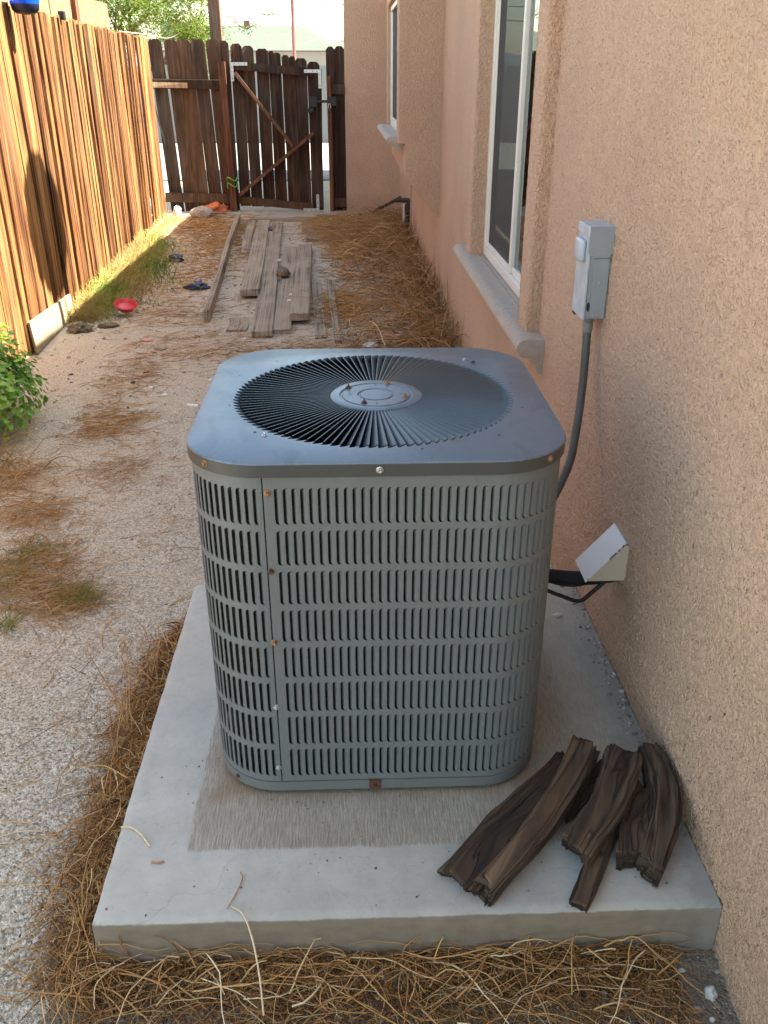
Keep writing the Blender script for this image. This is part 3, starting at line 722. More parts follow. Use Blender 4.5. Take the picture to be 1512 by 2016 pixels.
# lid
LZ, AL, RL = .899, .368, .15
NF, TS = 104, 6
RI, RO = .2885, .3015
def ray_rs(phi, a, r_):
    dx, dy = math.cos(phi), math.sin(phi); ax, ay = abs(dx), abs(dy); t = a / max(ax, ay); x, y = t * ax, t * ay; L_ = a - r_
    if x > L_ and y > L_:
        b = ax * L_ + ay * L_; c = 2 * L_ * L_ - r_ * r_; t = b + math.sqrt(max(0, b * b - c))
    return CXA + dx * t, CYA + dy * t
V = []; ring = []; 
for k in range(NF):
    for j in range(TS):
        f_ = j / TS; phi = 2 * PI * (k - f_) / NF      # clockwise from fin k
        r_ = RI + (RO - RI) * math.sin(f_ * PI / 2) ** .75
        ring.append((-phi, r_, phi))
    ring.append((0, RO, 2 * PI * (k - .985) / NF))
ring = sorted([(p % (2 * PI), r_) for _, r_, p in ring])
n = len(ring)
lev = [None, None, (.004, LZ), (.0012, LZ - .0014), (0, LZ - .0045), (.0005, .870), (.003, .8685), (.004, .875)]
for phi, r_ in ring: V.append((CXA + r_ * math.cos(phi), CYA + r_ * math.sin(phi), LZ - .0035))
for phi, r_ in ring: V.append((CXA + (r_ + .0025) * math.cos(phi), CYA + (r_ + .0025) * math.sin(phi), LZ))
for off, z in lev[2:]:
    for phi, r_ in ring: x, y = ray_rs(phi, AL - off, RL - off); V.append((x, y, z))
def bandF(a, b): return [(a * n + k, a * n + (k + 1) % n, b * n + (k + 1) % n, b * n + k)[::-1] for k in range(n)]
lid = autosmooth(mesh('lid', V, bandF(0, 1) + bandF(1, 2) + bandF(2, 3) + bandF(3, 4), M['ac_lid'], ac), 30)
sk_ = G().add(V[4 * n:], [tuple(q) for j in range(3) for q in [(j * n + k, (j + 1) * n + k, (j + 1) * n + (k + 1) % n, j * n + (k + 1) % n) for k in range(n)]])
autosmooth(sk_.obj('lid_skirt', 'ac_skirt', ac), 30)
# fins
def fin_mesh():
    v = []; f = []; rr = [.097, .14, .19, .24, .275, .2885, .296, .3015]
    cs = [(0, 0), (-.30, .28), (-.58, .62), (-.80, 1.0)]      # (tangential, depth) cross-section, tangential clockwise
    for i, r_ in enumerate(rr):
        wd = 2 * PI * r_ / NF * .98; dp = .0045 + .0095 * (r_ - .1) / .2
        tw = 0 if r_ <= .2885 else -wd * ((r_ - .2885) / .013) ** 1.5
        fade = 1 if r_ < .285 else max(.1, 1 - (r_ - .285) / .017)
        for tcs, d in cs: v.append((r_, wd * tcs * (fade if r_ > .285 else 1) + tw, -d * dp * (fade ** .5)))
    for i in range(len(rr) - 1):
        for k in range(3): a = i * 4 + k; f.append((a, a + 1, a + 5, a + 4))
    # thin folded edge along the top
    b0 = len(v)
    for i, r_ in enumerate(rr[:6]): v += [(r_, .0009, .0003), (r_, -.0009, .0003)]
    for i in range(5): a = b0 + 2 * i; f.append((a, a + 1, a + 3, a + 2))
    me = bpy.data.meshes.new('fin'); me.from_pydata(v, [], f); me.materials.append(M['fin']); me.polygons.foreach_set('use_smooth', [True] * 21 + [False] * 5); me.update(); return me
fm = fin_mesh()
for k in range(NF):
    o = bpy.data.objects.new('fin', fm); COL.objects.link(o); o.parent = ac
    o.matrix_local = Matrix.Translation((0, 0, LZ - .1)) @ Matrix.Rotation(2 * PI * k / NF, 4, 'Z')
prof = [(.0005, LZ + .0015), (.034, LZ + .0015), (.036, LZ - .001), (.039, LZ - .001), (.041, LZ + .0015), (.0725, LZ + .0015), (.0745, LZ - .001), (.078, LZ - .001), (.080, LZ + .0015), (.0975, LZ + .0015), (.0995, LZ), (.0995, LZ - .003)]
autosmooth(G().lathe([(r_, z) for r_, z in prof][::-1], (CXA + .004, CYA, 0), 96).obj('hub', 'ac_lid', ac), 50)
# dark fan shaft and motor under the grille
g = G().lathe([(.31, LZ - .016), (.31, .55), (.001, .55)], (CXA, CYA, 0), 48); g.obj('fan_shroud', 'black', ac)
g = G().lathe([(.001, .84), (.075, .84), (.075, .70), (.001, .70)], (CXA, CYA, 0), 24); g.obj('motor', 'black', ac)
for k in range(4):
    a0 = k * PI / 2 + .5; vv = []
    for r_ in (.07, .15, .22, .27):
        for da, dz in ((-.30, -.03), (0, .0), (.32, .04)): vv.append((CXA + r_ * math.cos(a0 + da), CYA + r_ * math.sin(a0 + da), .75 + dz))
    mesh('fan_blade', vv, [(i * 3 + j, i * 3 + j + 1, i * 3 + j + 4, i * 3 + j + 3) for i in range(3) for j in range(2)], M['fin'], ac, True)
# screws
def hexhead():
    g = G().lathe([(.0068, 0), (.0068, .0012), (.0045, .0016)], (0, 0, 0), 14)
    g.lathe([(.0044, .0012), (.0044, .0045), (.0034, .0055), (.0006, .005)], (0, 0, 0), 6)
    me = bpy.data.meshes.new('screw'); me.from_pydata(g.v, [], g.f); me.update(); return me
hx = {}
for mt in ('rust', 'darkrust', 'zinc'): me = hexhead(); me.materials.append(M[mt]); hx[mt] = me
def screw(loc, nrm, mt, parent, sc=1, nm='screw'):
    o = bpy.data.objects.new(nm, hx[mt]); COL.objects.link(o); o.parent = parent
    q = Vector(nrm).to_track_quat('Z', 'Y').to_matrix().to_4x4(); o.matrix_local = Matrix.Translation(Vector(loc) - wl(parent)) @ q @ Matrix.Scale(sc, 4)
for x, z, mt in ((-.164, .836, 'rust'), (-.167, .671, 'darkrust'), (-.170, .507, 'rust'), (-.174, .345, 'zinc'), (-.178, .181, 'zinc')): screw((x, CYA - A_ - .0005, z), (0, -1, 0), mt, ac)
screw((.042, CYA - AL - .0005, .883), (0, -1, 0), 'zinc', ac)
for s_ in (-1, 1):
    a = R(-90 + s_ * 42); Lc = AL - RL; x, y = CXA + s_ * Lc + RL * math.cos(a), CYA - Lc + RL * math.sin(a); screw((x, y, .884), (math.cos(a), math.sin(a), 0), 'rust', ac)
G().bbox(.029 - .012, .029 + .012, CYA - .367, CYA - .3612, .117, .141, .001).obj('screw_plate', 'darkrust', ac); screw((.029, CYA - .3675, .129), (0, -1, 0), 'darkrust', ac)
a = R(-132); screw((CXA - .22 + .1415 * math.cos(a), CYA - .22 + .1415 * math.sin(a), .127), (math.cos(a), math.sin(a), 0), 'darkrust', ac, .8)
for x, y, mt in ((-.0151, 1.8578, 'darkrust'), (.0715, 1.8834, 'rust'), (.1064, 1.792, 'rust'), (.0184, 1.7559, 'darkrust')):
    screw((x, y, LZ + .0016), (0, 0, 1), mt, ac, 1.0); G().tube([(x, y, LZ + .003), (x, y, LZ + .011)], .0018, 6).obj('bolt_end', mt, ac)
for x, y, mt in ((-.1761, 1.5814, 'zinc'), (.2669, 2.0652, 'zinc'), (.2853, 2.0434, 'darkrust')): screw((x, y, LZ + .0002), (0, 0, 1), mt, ac, .85)
g = G()
for x, y in ((-.1963, 1.5982), (.2764, 1.5658), (-.2681, 1.9621), (-.1896, 2.0724), (-.2649, 1.756), (.3499, 1.8811), (.3478, 1.7192), (.1224, 1.5018), (-.0386, 2.1414), (.045, 1.875), (.045, 1.752), (-.01, 1.813), (.098, 1.813)):
    z = LZ + (.0022 if abs(x - .044) < .08 and abs(y - 1.81) < .08 else .0006); r_ = .0032 if y < 1.6 else .0022
    g.add([(x + r_ * math.cos(2 * PI * k / 8), y + r_ * math.sin(2 * PI * k / 8), z) for k in range(8)], [tuple(range(8))])
o = g.obj('drill_holes', 'black', ac); o['kind'] = 'stuff'

# ------------------------------------------------------------------ disconnect box, conduit, pipe cover, pipe and cables
xw = XW(2.38) - .001
db = empty('disconnect_box', (xw - .03, 2.38, .93), 'grey metal electrical disconnect box on the stucco wall above a grey conduit', 'electrical box')
G().bbox(xw - .056, xw, 2.322, 2.438, .932, 1.165, .002).obj('body', 'greypaint', db)
G().bbox(xw - .0625, xw - .0565, 2.319, 2.441, .930, 1.148, .0015).obj('door', 'greypaint_scuffed', db)
g = G().bbox(xw - .066, xw, 2.3165, 2.4435, 1.146, 1.172, .002); g.obj('cap', 'greypaint_scuffed', db)
g = G(); g.add([(xw - .064, 2.3162, 1.172), (xw, 2.3162, 1.172), (xw, 2.3162, 1.105), (xw - .010, 2.3162, 1.094), (xw - .052, 2.3162, 1.094), (xw - .064, 2.3162, 1.108)], [(0, 1, 2, 3, 4, 5)][::-1])
g.add([(xw - .064, 2.3195, 1.172), (xw, 2.3195, 1.172), (xw, 2.3195, 1.105), (xw - .010, 2.3195, 1.094), (xw - .052, 2.3195, 1.094), (xw - .064, 2.3195, 1.108)], [(5, 4, 3, 2, 1, 0)])
for k in range(6): b_ = (k + 1) % 6; g.f.append((k, b_, 6 + b_, 6 + k))
g.obj('cap_flange', 'greypaint', db)
g = G().bbox(xw - .0785, xw - .0622, 2.345, 2.415, 1.078, 1.135, .007); autosmooth(g.obj('handle_cover', 'knob', db), 60)
g = G().bbox(xw - .044, xw - .004, 2.3178, 2.3222, .936, 1.092, .001); g.obj('side_plate', 'greypaint', db)
g = G().lathe([(.0001, 0), (.009, 0)], (xw - .049, 2.3212, .965), 16, 'y'); g.v = [(a[0] * .5 + (xw - .049) * .5, a[1], .965 + (a[2] - .965) * 1.4) for a in g.v]; g.obj('knockout', 'black', db)
for x, z in ((-.028, 1.030), (-.036, 1.103), (-.036, .952), (-.036, .944)): screw((xw + x, 2.3172, z), (0, -1, 0), 'zinc', db, .32)
G().box(xw - .064, xw - .060, 2.40, 2.428, .926, .932).obj('latch', 'black', db)
cn = empty('conduit', (.63, 2.35, .4), 'grey flexible conduit curving from the disconnect box down behind the unit', 'conduit')
G().lathe([(.010, .885), (.0125, .887), (.0145, .895), (.0145, .915), (.012, .918), (.016, .920), (.016, .930)], (xw - .034, 2.36, 0), 12).obj('fitting', 'fitting', cn)
P0 = [(xw - .034, 2.36, .89), (.640, 2.345, .83), (.634, 2.32, .74), (.617, 2.27, .65), (.588, 2.21, .55), (.52, 2.15, .44), (.44, 2.11, .38), (.37, 2.09, .36)]
def catmull(P, n=14):
    P = [Vector(p) for p in P]; P = [P[0] * 2 - P[1]] + P + [P[-1] * 2 - P[-2]]; out = []
    for i in range(1, len(P) - 2):
        for k in range(n):
            t = k / n; a, b, c, d = P[i - 1:i + 3]
            out.append(.5 * ((2 * b) + (c - a) * t + (2 * a - 5 * b + 4 * c - d) * t * t + (-a + 3 * b - 3 * c + d) * t ** 3))
    return out + [P[-2]]
pp = catmull(P0, 26); autosmooth(G().tube(pp, [.0112 + (.0006 if k % 3 == 0 else 0) for k in range(len(pp))], 14).obj('hose', 'conduit', cn), 80)
# pipe cover
pcv = empty('pipe_cover', (XW(1.95), 1.95, .37), 'white slanted sheet metal cover on the wall over the black insulated pipe', 'pipe cover')
xw2 = XW(1.95) + .001
tri = [(xw2, .470), (xw2, .368), (xw2 - .098, .368)]
g = G()
a0, a1 = 1.893, 2.005
g.add([(xw2 - .012, a0 + .002, .476), (xw2, a0 + .004, .466), (xw2, a1 - .004, .466), (xw2 - .012, a1, .476), (xw2 - .104, a0, .366), (xw2 - .104, a1, .366)], [(0, 4, 5, 3), (1, 0, 3, 2)])
g.v += [(a[0] + .0012, a[1], a[2] - .0016) for a in g.v]; g.f += [(9, 11, 10, 6), (4, 10, 11, 5), (0, 6, 10, 4), (3, 5, 11, 9)]
g.obj('hood', 'white', pcv)
for yv, s_ in ((a0 + .003, 1), (a1 - .003, -1)):
    g = G(); g.add([(xw2, yv, .463), (xw2 - .010, yv, .470), (xw2 - .102, yv, .3665), (xw2, yv, .3665)], [(0, 1, 2, 3)]); g.v += [(a[0], a[1] + s_ * .0012, a[2]) for a in g.v]; g.f += [(7, 6, 5, 4), (2, 3, 7, 6)]; g.obj('side', 'cream', pcv)
g = G()
for t, l, off in ((.06, .03, 0), (.16, .03, .0), (.24, .16, 0), (.92, .03, 0)):
    x = xw2 - .012 - .092 * t; z = .476 - .11 * t; x2 = x - .092 * l; z2 = z - .11 * l
    ww = .0012 + .0014 * random.random()
    g.add([(x + .0006, a0 - .0006, z + .0006), (x2 + .0006, a0 - .0006, z2 + .0006), (x2, a0 + ww, z2 + .0012), (x, a0 + ww * .6, z + .0012)], [(0, 1, 2, 3)])
    g.add([(x + .0006, a0 + .0016, z - .001), (x2 + .0006, a0 + .0016, z2 - .001), (x2 + .002, a0 + .0016, z2 - .0045), (x + .002, a0 + .0016, z - .0035)], [(3, 2, 1, 0)])
g.obj('paint_chips', 'blackmetal', pcv)
pts = catmull([(.36, 1.97, .352), (.44, 1.965, .352), (.50, 1.955, .349), (.56, 1.95, .345), (.61, 1.95, .344), (.68, 1.95, .352)], 8)
o = autosmooth(G().tube(pts, .0185, 16).obj('insulated_pipe', 'foam'), 60); tag(o, 'thick black foam insulated pipe running from the unit to the white pipe cover', 'pipe')
pts = catmull([(.36, 1.93, .335), (.46, 1.925, .333), (.52, 1.92, .312), (.575, 1.92, .292), (.61, 1.93, .312), (.65, 1.94, .345), (.68, 1.95, .37)], 8)
o = autosmooth(G().tube(pts, .0055, 8).obj('cable', 'cable'), 60); tag(o, 'thicker black cable sagging lowest below the insulated pipe', 'cable', 'cables below the insulated pipe')
pts = catmull([(.36, 1.95, .345), (.47, 1.955, .338), (.53, 1.955, .322), (.58, 1.955, .318), (.63, 1.955, .338), (.67, 1.955, .37)], 8)
o = autosmooth(G().tube(pts, .003, 8).obj('cable', 'cable'), 60); tag(o, 'thinner black cable just under the insulated pipe', 'cable', 'cables below the insulated pipe')

# ------------------------------------------------------------------ old wood pieces on the pad
def chunk(spine, W, T, seed, label, lobes=2, rough=.10, jag=.03, z=.1, cat='wood piece', twist=0, mat='bark'):
    rd = random.Random(seed); pts = catmull(spine, 12); n = 56; m_ = len(pts); V = []; uv = []
    ph = [rd.uniform(0, 6) for _ in range(8)]
    jf = lambda q: [jag * (.55 * math.sin(2 * PI * k / n * 1 + q) + .3 * math.sin(2 * PI * k / n * 3 + q * 2) ) * .6 + (rd.choice([0, 0, .3, -.5, .5]) * jag * .4 if (k // 3) % 2 else 0) for k in range(n)]
    jg = jf(rd.uniform(0, 6)); jg2 = jf(rd.uniform(0, 6))
    prevl = 0; ln = [0]
    for i in range(1, m_): ln.append(ln[-1] + (pts[i] - pts[i - 1]).length)
    for i, p in enumerate(pts):
        t = i / (m_ - 1); tv = (pts[min(i + 1, m_ - 1)] - pts[max(i - 1, 0)]).normalized()
        sdv = Vector((tv.y, -tv.x, 0)).normalized(); u = sdv.cross(tv) * -1
        if u.z < 0: u = -u
        wv = np.interp(t, np.linspace(0, 1, len(W)), W) / 2; tk = np.interp(t, np.linspace(0, 1, len(T)), T) / 2
        for k in range(n):
            a = 2 * PI * k / n; ca, sa = math.cos(a), math.sin(a)
            ex = .42
            x = math.copysign(abs(ca) ** ex, ca); zc = math.copysign(abs(sa) ** ex, sa)
            gr = 1 + rough * (math.sin(a * 5 + ph[0] + .9 * math.sin(t * 3 + ph[1])) * .5 + math.sin(a * 9 + ph[2] + t * 2) * .3 + .15 * math.sin(a * 19 + ph[3] + t * 3) + mnoise.noise(Vector((math.cos(a) * 1.6, math.sin(a) * 1.6, seed + t * 3.0))) * 1.6 + mnoise.noise(Vector((math.cos(a) * 5, math.sin(a) * 5, seed + t * 6))) * 1.1)
            groove = -.34 * math.exp(-((a - PI / 2 - .25 * math.sin(t * 4 + ph[4])) / .16) ** 2) * (1 if lobes == 2 else .3)
            gr += groove - .18 * math.exp(-((a - PI * .28 - .1 * math.sin(t * 3)) / .10) ** 2) - .15 * math.exp(-((a - PI * .75 + .1 * math.sin(t * 5)) / .09) ** 2)
            e = tv * (jg[k] if i == m_ - 1 else (-jg2[k] if i == 0 else (jg[k] * .5 if i == m_ - 2 else (-jg2[k] * .5 if i == 1 else 0))))
            tw = twist * (t - .5); X = x * math.cos(tw) * wv - zc * math.sin(tw) * tk; Z = x * math.sin(tw) * wv + zc * math.cos(tw) * tk
            q = p + sdv * X * gr + u * Z * gr + e
            V.append(Vector((q.x, q.y, q.z))); uv.append((k / n * (wv * 4), ln[i]))
    F = [(i * n + k, i * n + (k + 1) % n, (i + 1) * n + (k + 1) % n, (i + 1) * n + k) for i in range(m_ - 1) for k in range(n)]
    c0, c1 = len(V), len(V) + 1
    V.append(pts[0] + (pts[1] - pts[0]).normalized() * .012); V.append(pts[-1] + (pts[-2] - pts[-1]).normalized() * .012)
    F += [((k + 1) % n, k, c0) for k in range(n)] + [((m_ - 1) * n + k, (m_ - 1) * n + (k + 1) % n, c1) for k in range(n)]
    uv += [(0, 0), (0, ln[-1])]
    mz = min(v.z for v in V)
    o = mesh('wood_piece', V, F, M[mat], None, True)
    ul = o.data.uv_layers.new(name='UVMap'); li = np.zeros(len(o.data.loops), np.int32); o.data.loops.foreach_get('vertex_index', li); ul.data.foreach_set('uv', np.array(uv, np.float32)[li].ravel())
    return tag(o, label, cat, 'old wood pieces on the pad')
chunk([(.470, 1.507, .125), (.379, 1.387, .124), (.281, 1.281, .122), (.188, 1.19, .118)], [.06, .09, .105, .085], [.03, .036, .036, .028], 1, 'broad dark flat plank of old wood, the longest and leftmost piece on the pad', 2)
chunk([(.505, 1.502, .168), (.442, 1.398, .164), (.351, 1.279, .150), (.234, 1.166, .124)], [.060, .054, .052, .046], [.05, .045, .042, .036], 2, 'brown rounded branch lying on top of the broad flat plank', 2, .12, mat='bark_light')
chunk([(.568, 1.50, .124), (.495, 1.426, .122), (.42, 1.347, .12)], [.035, .055, .03], [.03, .03, .022], 3, 'blackish shard of wood tucked between the brown branch and the curved piece', 1)
chunk([(.584, 1.472, .168), (.546, 1.390, .168), (.490, 1.310, .160), (.422, 1.236, .146)], [.070, .078, .072, .066], [.042, .046, .042, .034], 4, 'thick curved dark piece of wood with a split lower end, middle of the pile', 2, .14)
chunk([(.505, 1.30, .132), (.449, 1.201, .12), (.406, 1.134, .112)], [.042, .042, .038], [.022, .022, .02], 5, 'narrow flat stick of dark wood poking out nearest the pad front edge', 1, .07, .012)
chunk([(.605, 1.395, .135), (.562, 1.296, .132), (.536, 1.228, .124)], [.035, .062, .058], [.045, .052, .046], 6, 'stubby brown piece of wood between the curved piece and the one at the wall', 2, .12)
chunk([(.650, 1.500, .152), (.648, 1.40, .152), (.622, 1.30, .145), (.560, 1.197, .130)], [.046, .056, .058, .046], [.05, .058, .056, .046], 8, 'tall dark bent piece of wood leaning nearest the stucco wall', 2, .14)

# ------------------------------------------------------------------ fences and gate
def picket(w, h, t, seed, dog=.03, groove=.0025, warp=.006, cols_=9, rows=9, lean=0):
    rd = random.Random(seed); V = []
    qd = min(.45, dog / w); us = [-.5, -.5 + qd] + [(-.5 + qd) + (1 - 2 * qd) * k / (cols_ - 3) for k in range(1, cols_ - 3)] + [.5 - qd, .5]
    gv = [rd.uniform(-1, 1) * groove for _ in range(cols_)]; ph = rd.uniform(0, 6); ph2 = rd.uniform(0, 6)
    for side in (0, 1):
        for j in range(rows):
            tz = j / (rows - 1)
            for i in range(cols_):
                u = us[i]
                dn = dog * 1.1 if i in (0, cols_ - 1) else 0
                hz = h - dn + rd.uniform(-.002, .002) if j == rows - 1 else h * tz
                x = u * w + warp * math.sin(tz * 3 + ph) + (rd.uniform(-.0015, .0015) if i in (0, cols_ - 1) else 0) + lean * tz
                yb = warp * 1.6 * math.sin(tz * 2.4 + ph2) + .004 * math.cos(u * 5)
                V.append((x, yb + (t if side else 0) + (gv[i] if not side else 0), hz if j == rows - 1 else hz))
    N_ = rows * cols_; F = []
    for j in range(rows - 1):
        for i in range(cols_ - 1):
            a = j * cols_ + i; F.append((a, a + 1, a + cols_ + 1, a + cols_)); F.append((N_ + a, N_ + a + cols_, N_ + a + cols_ + 1, N_ + a + 1))
        a = j * cols_; F.append((a, a + cols_, N_ + a + cols_, N_ + a)); a += cols_ - 1; F.append((a, N_ + a, N_ + a + cols_, a + cols_))
    for i in range(cols_ - 1): a = (rows - 1) * cols_ + i; F.append((a, a + 1, N_ + a + 1, N_ + a))
    return V, F
def put(nm, V, F, mat, parent, loc, rz, ry=0, rx=0):
    me = bpy.data.meshes.new(nm); me.from_pydata(V, [], F); me.materials.append(M[mat]); me.update()
    o = bpy.data.objects.new(nm, me); COL.objects.link(o); o.parent = parent
    o.location = Vector(loc) - wl(parent); o.rotation_euler = (rx, ry, rz); return o
FX = lambda y: -1.93 - .0516 * (y - 4.7)
lf = empty('wooden_fence', (FX(6), 6, 0), 'tall sunlit orange brown weathered picket fence along the left side', 'fence')
y = 1.2; k = 0
while y < 11.22:
    w_ = random.uniform(.072, .118); gap = random.choice([-.004, .0, .002, .004, .004, .012]) if y > 3 else 0
    V, F = picket(w_, 1.90 + random.uniform(-.010, .008), .016, 100 + k, dog=random.choice([.008, .016, .022]), groove=.0055, warp=.005, cols_=13)
    off = (.010 if k % 2 else 0) + random.uniform(-.004, .004)
    put('picket', V, F, 'wood_sun', lf, (FX(y + w_ / 2) - .01 - off, y + w_ / 2, .0), R(92.95) + random.uniform(-.10, .10), random.uniform(-.0035, .0035), 0)
    y += w_ * (.91 if random.random() < .90 else 1.05); k += 1
for z in (.35, 1.5):
    g = G().beam((FX(1.2) - .055, 1.2, z), (FX(11.2) - .055, 11.2, z), .04, .09); g.obj('rail', 'wood_dark', lf)
for yv in (2, 4.4, 6.8, 9.2): G().box(FX(yv) - .17, FX(yv) - .08, yv - .045, yv + .045, 0, 1.8).obj('post', 'wood_dark', lf)
YF = 11.56
bf = empty('wooden_fence', (-1.9, YF, 0), 'dark shaded picket fence section left of the gate', 'fence')
tops = [(-2.28, 1.905), (-2.10, 1.90), (-1.945, 1.90), (-1.785, 1.905), (-1.615, 1.905)]
for i, (x, h) in enumerate(tops):
    V, F = picket(.156, h, .017, 300 + i, .03, .001, .004, 7, 7, lean=-.07); put('picket', V, F, 'wood_dark', bf, (x + .085, YF + .03, 0), 0)
V, F = picket(.13, 1.89, .017, 320, .03, .001, .004, 7, 7, lean=-.01); put('picket', V, F, 'wood_dark', bf, (-1.475, YF + .035, 0), 0)
G().beam((-2.40, YF, 1.44), (-1.545, YF, 1.43), .04, .10, jit=.003).obj('rail', 'wood_dark', bf)
G().beam((-2.32, YF, .17), (-1.53, YF, .155), .04, .11, jit=.003).obj('rail', 'wood_dark', bf)
gp = G().beam((-1.475, YF - .06, -.05), (-1.50, YF - .06, 1.67), .085, .085, (0, 1, 0), .004).obj('gate_post', 'wood_red'); tag(gp, 'reddish brown split post between the fence section and the gate', 'post')
o = G().beam((-2.37, YF - .12, 1.43), (-1.92, YF - .06, 1.42), .03, .055, jit=.004).obj('lath', 'wood_lath'); tag(o, 'short pale sunlit lath nailed across the fence corner', 'lath')
o = G().tube(catmull([(-2.33, YF - .12, 1.42), (-2.31, YF - .12, 1.2), (-2.27, YF - .11, .95), (-2.24, YF - .1, .8), (-2.25, YF - .1, .55)]), .008, 6).obj('cable', 'cable'); tag(o, 'black cable hanging down the fence corner below the pale lath', 'cable')
o = G().tube([(-2.36, 11.35, 1.87), (-2.24, 11.30, 1.90)], .009, 7).obj('dowel', 'wood_lath'); tag(o, 'short pale stick poking out at the top of the fence corner', 'stick')
# gate
gt = empty('wooden_gate', (-.95, YF, 0), 'dark wooden picket gate with diagonal braces and metal corner brackets', 'gate')
def gx(px): return -1.396 + (px - 984) * (1.068 / (1370 - 984))
gp_ = [(984, 1027, 1.84), (1033, 1078, 1.825), (1090, 1138, 1.80), (1143, 1163, 1.78), (1165, 1191, 1.775), (1200, 1227, 1.755), (1230, 1250, 1.75), (1254, 1301, 1.735), (1307, 1355, 1.705)]
sc_ = 1.068 / (1370 - 984)
for i, (a, b, h) in enumerate(gp_):
    x0, x1 = gx(a), gx(b); dx = -.02 + .0
    V, F = picket(x1 - x0 + .012, h - .04, .016, 400 + i, min(.03, (x1 - x0) * .3), .001, .003, 7, 7, lean=.0)
    put('picket', V, F, 'wood_dark', gt, ((x0 + x1) / 2, YF + .045, .04 - .06 * i / 9 + .02), 0, .0)
G().beam((-1.40, YF, 1.632), (-.37, YF, 1.555), .038, .085, jit=.002).obj('rail', 'wood_dark', gt)
G().beam((-1.42, YF, .14), (-.49, YF, .045), .038, .085, jit=.002).obj('rail', 'wood_dark', gt)
G().beam((-1.355, YF - .045, 1.555), (-.715, YF - .045, .765), .036, .10, (0, 1, 0), .003).obj('brace', 'wood_red', gt)
G().beam((-1.40, YF - .05, .20), (-.455, YF - .05, .905), .036, .09, (0, 1, 0), .003).obj('brace', 'wood_red', gt)
G().beam((-.405, YF - .005, .04), (-.375, YF - .005, 1.59), .07, .035, (0, 1, 0), .003).obj('stile', 'wood_dark', gt)
def bracket(x, z, sx, sz, l=.20):
    g = G(); t = .004; y_ = YF - .028
    xa, xb = sorted((x, x + sx * l)); za, zb = sorted((z, z + sz * .035)); g.box(xa, xb, y_ - t, y_, za, zb)
    xa, xb = sorted((x, x + sx * .035)); za, zb = sorted((z + sz * .035, z + sz * l)); g.box(xa, xb, y_ - t, y_, za, zb)
    b_ = g.obj('corner_bracket', 'galv', gt)
    h_ = G()
    for q in (.25, .5, .85):
        for (cx, cz) in ((x + sx * l * q, z + sz * .017), (x + sx * .017, z + sz * l * q)): h_.lathe([(.0001, -.001), (.006, -.001)], (cx, y_ - t - .0005, cz), 6, 'y')
    h_.obj('screw_holes', 'blackmetal', b_)['kind'] = 'stuff'
bracket(-1.405, 1.665, 1, -1); bracket(-.345, 1.59, -1, -1); bracket(-.415, .0, -1, 1)
# latch
lt = G(); lt.bbox(-.50, -.40, YF - .05, YF - .02, 1.19, 1.30, .004); lt.bbox(-.42, -.24, YF - .06, YF - .045, 1.235, 1.265, .002); lt.obj('latch', 'blackmetal', gt)
G().bbox(-.53, -.45, YF - .06, YF - .02, 1.13, 1.18, .004).obj('hasp', 'blackmetal', gt)
pk = empty('padlock', (-.255, YF - .075, 1.14), 'small dark padlock hanging from the gate latch', 'padlock')
G().bbox(-.275, -.235, YF - .085, YF - .065, 1.14, 1.18, .004).obj('body', 'valve', pk); G().tube(catmull([(-.268, YF - .075, 1.18), (-.266, YF - .075, 1.215), (-.255, YF - .075, 1.225), (-.244, YF - .075, 1.215), (-.242, YF - .075, 1.18)], 4), .004, 6).obj('shackle', 'zinc', pk)
rf = empty('wooden_fence', (-.16, YF, 0), 'narrow dark picket fence piece between the gate and the house wall', 'fence')
for i, (x, w_, h) in enumerate(((-.232, .10, 1.83), (-.125, .115, 1.835))):
    V, F = picket(w_, h, .017, 500 + i, .03, .001, .003, 7, 7); put('picket', V, F, 'wood_dark', rf, (x, YF + .03 + .01 * i, 0), 0)
G().beam((-.255, YF - .03, .0), (-.255, YF - .03, 1.52), .05, .05, (0, 1, 0), .003).obj('post', 'wood_red', rf)
G().beam((-.225, YF, 1.385), (-.075, YF, 1.38), .04, .11).obj('rail', 'wood_dark', rf); G().beam((-.225, YF, .10), (-.075, YF, .10), .04, .10).obj('rail', 'wood_dark', rf)
G().bbox(-.275, -.17, YF - .075, YF - .055, 1.20, 1.30, .003).obj('strike', 'blackmetal', rf)
for z in (.30, .37): pass
o = G().tube([(-1.475 + .062 * math.cos(a), YF - .06 + .062 * math.sin(a), .27 + .03 * math.sin(a * 2) + .011 * a) for a in np.linspace(0, 4 * PI, 36)], .007, 5).obj('twine', 'greentie'); tag(o, 'bright green twine wound round the bottom of the reddish gate post', 'twine')

# ------------------------------------------------------------------ things on and behind the left fence
lan = empty('lantern', (-1.905, 6.0, 1.843), 'bright blue plastic lantern hanging at the top of the left fence', 'lantern')
autosmooth(G().lathe([(.001, .225), (.05, .22), (.08, .19), (.092, .14), (.090, .09), (.082, .055)], (-1.908, 6.0, 1.843), 28).obj('shade', 'blue', lan), 60)
autosmooth(G().lathe([(.082, .055), (.076, .025), (.055, .006), (.001, 0)], (-1.908, 6.0, 1.843), 28).obj('bowl', 'navy', lan), 60)
G().tube([(-1.908, 6.0, 2.07), (-1.93, 6.0, 2.10), (-2.02, 6.0, 2.09)], .006, 6).obj('hook', 'blackmetal', lan)
o = G().bbox(FX(7.25) - .015, FX(7.25) + .03, 7.22, 7.27, 1.88, 1.935, .006).obj('clip', 'blackmetal'); tag(o, 'small black clip on top of the left fence', 'clip')
ob = empty('board_screen', (-2.45, 8.2, 0), 'sunlit strand board panels standing behind the left fence', 'panel')
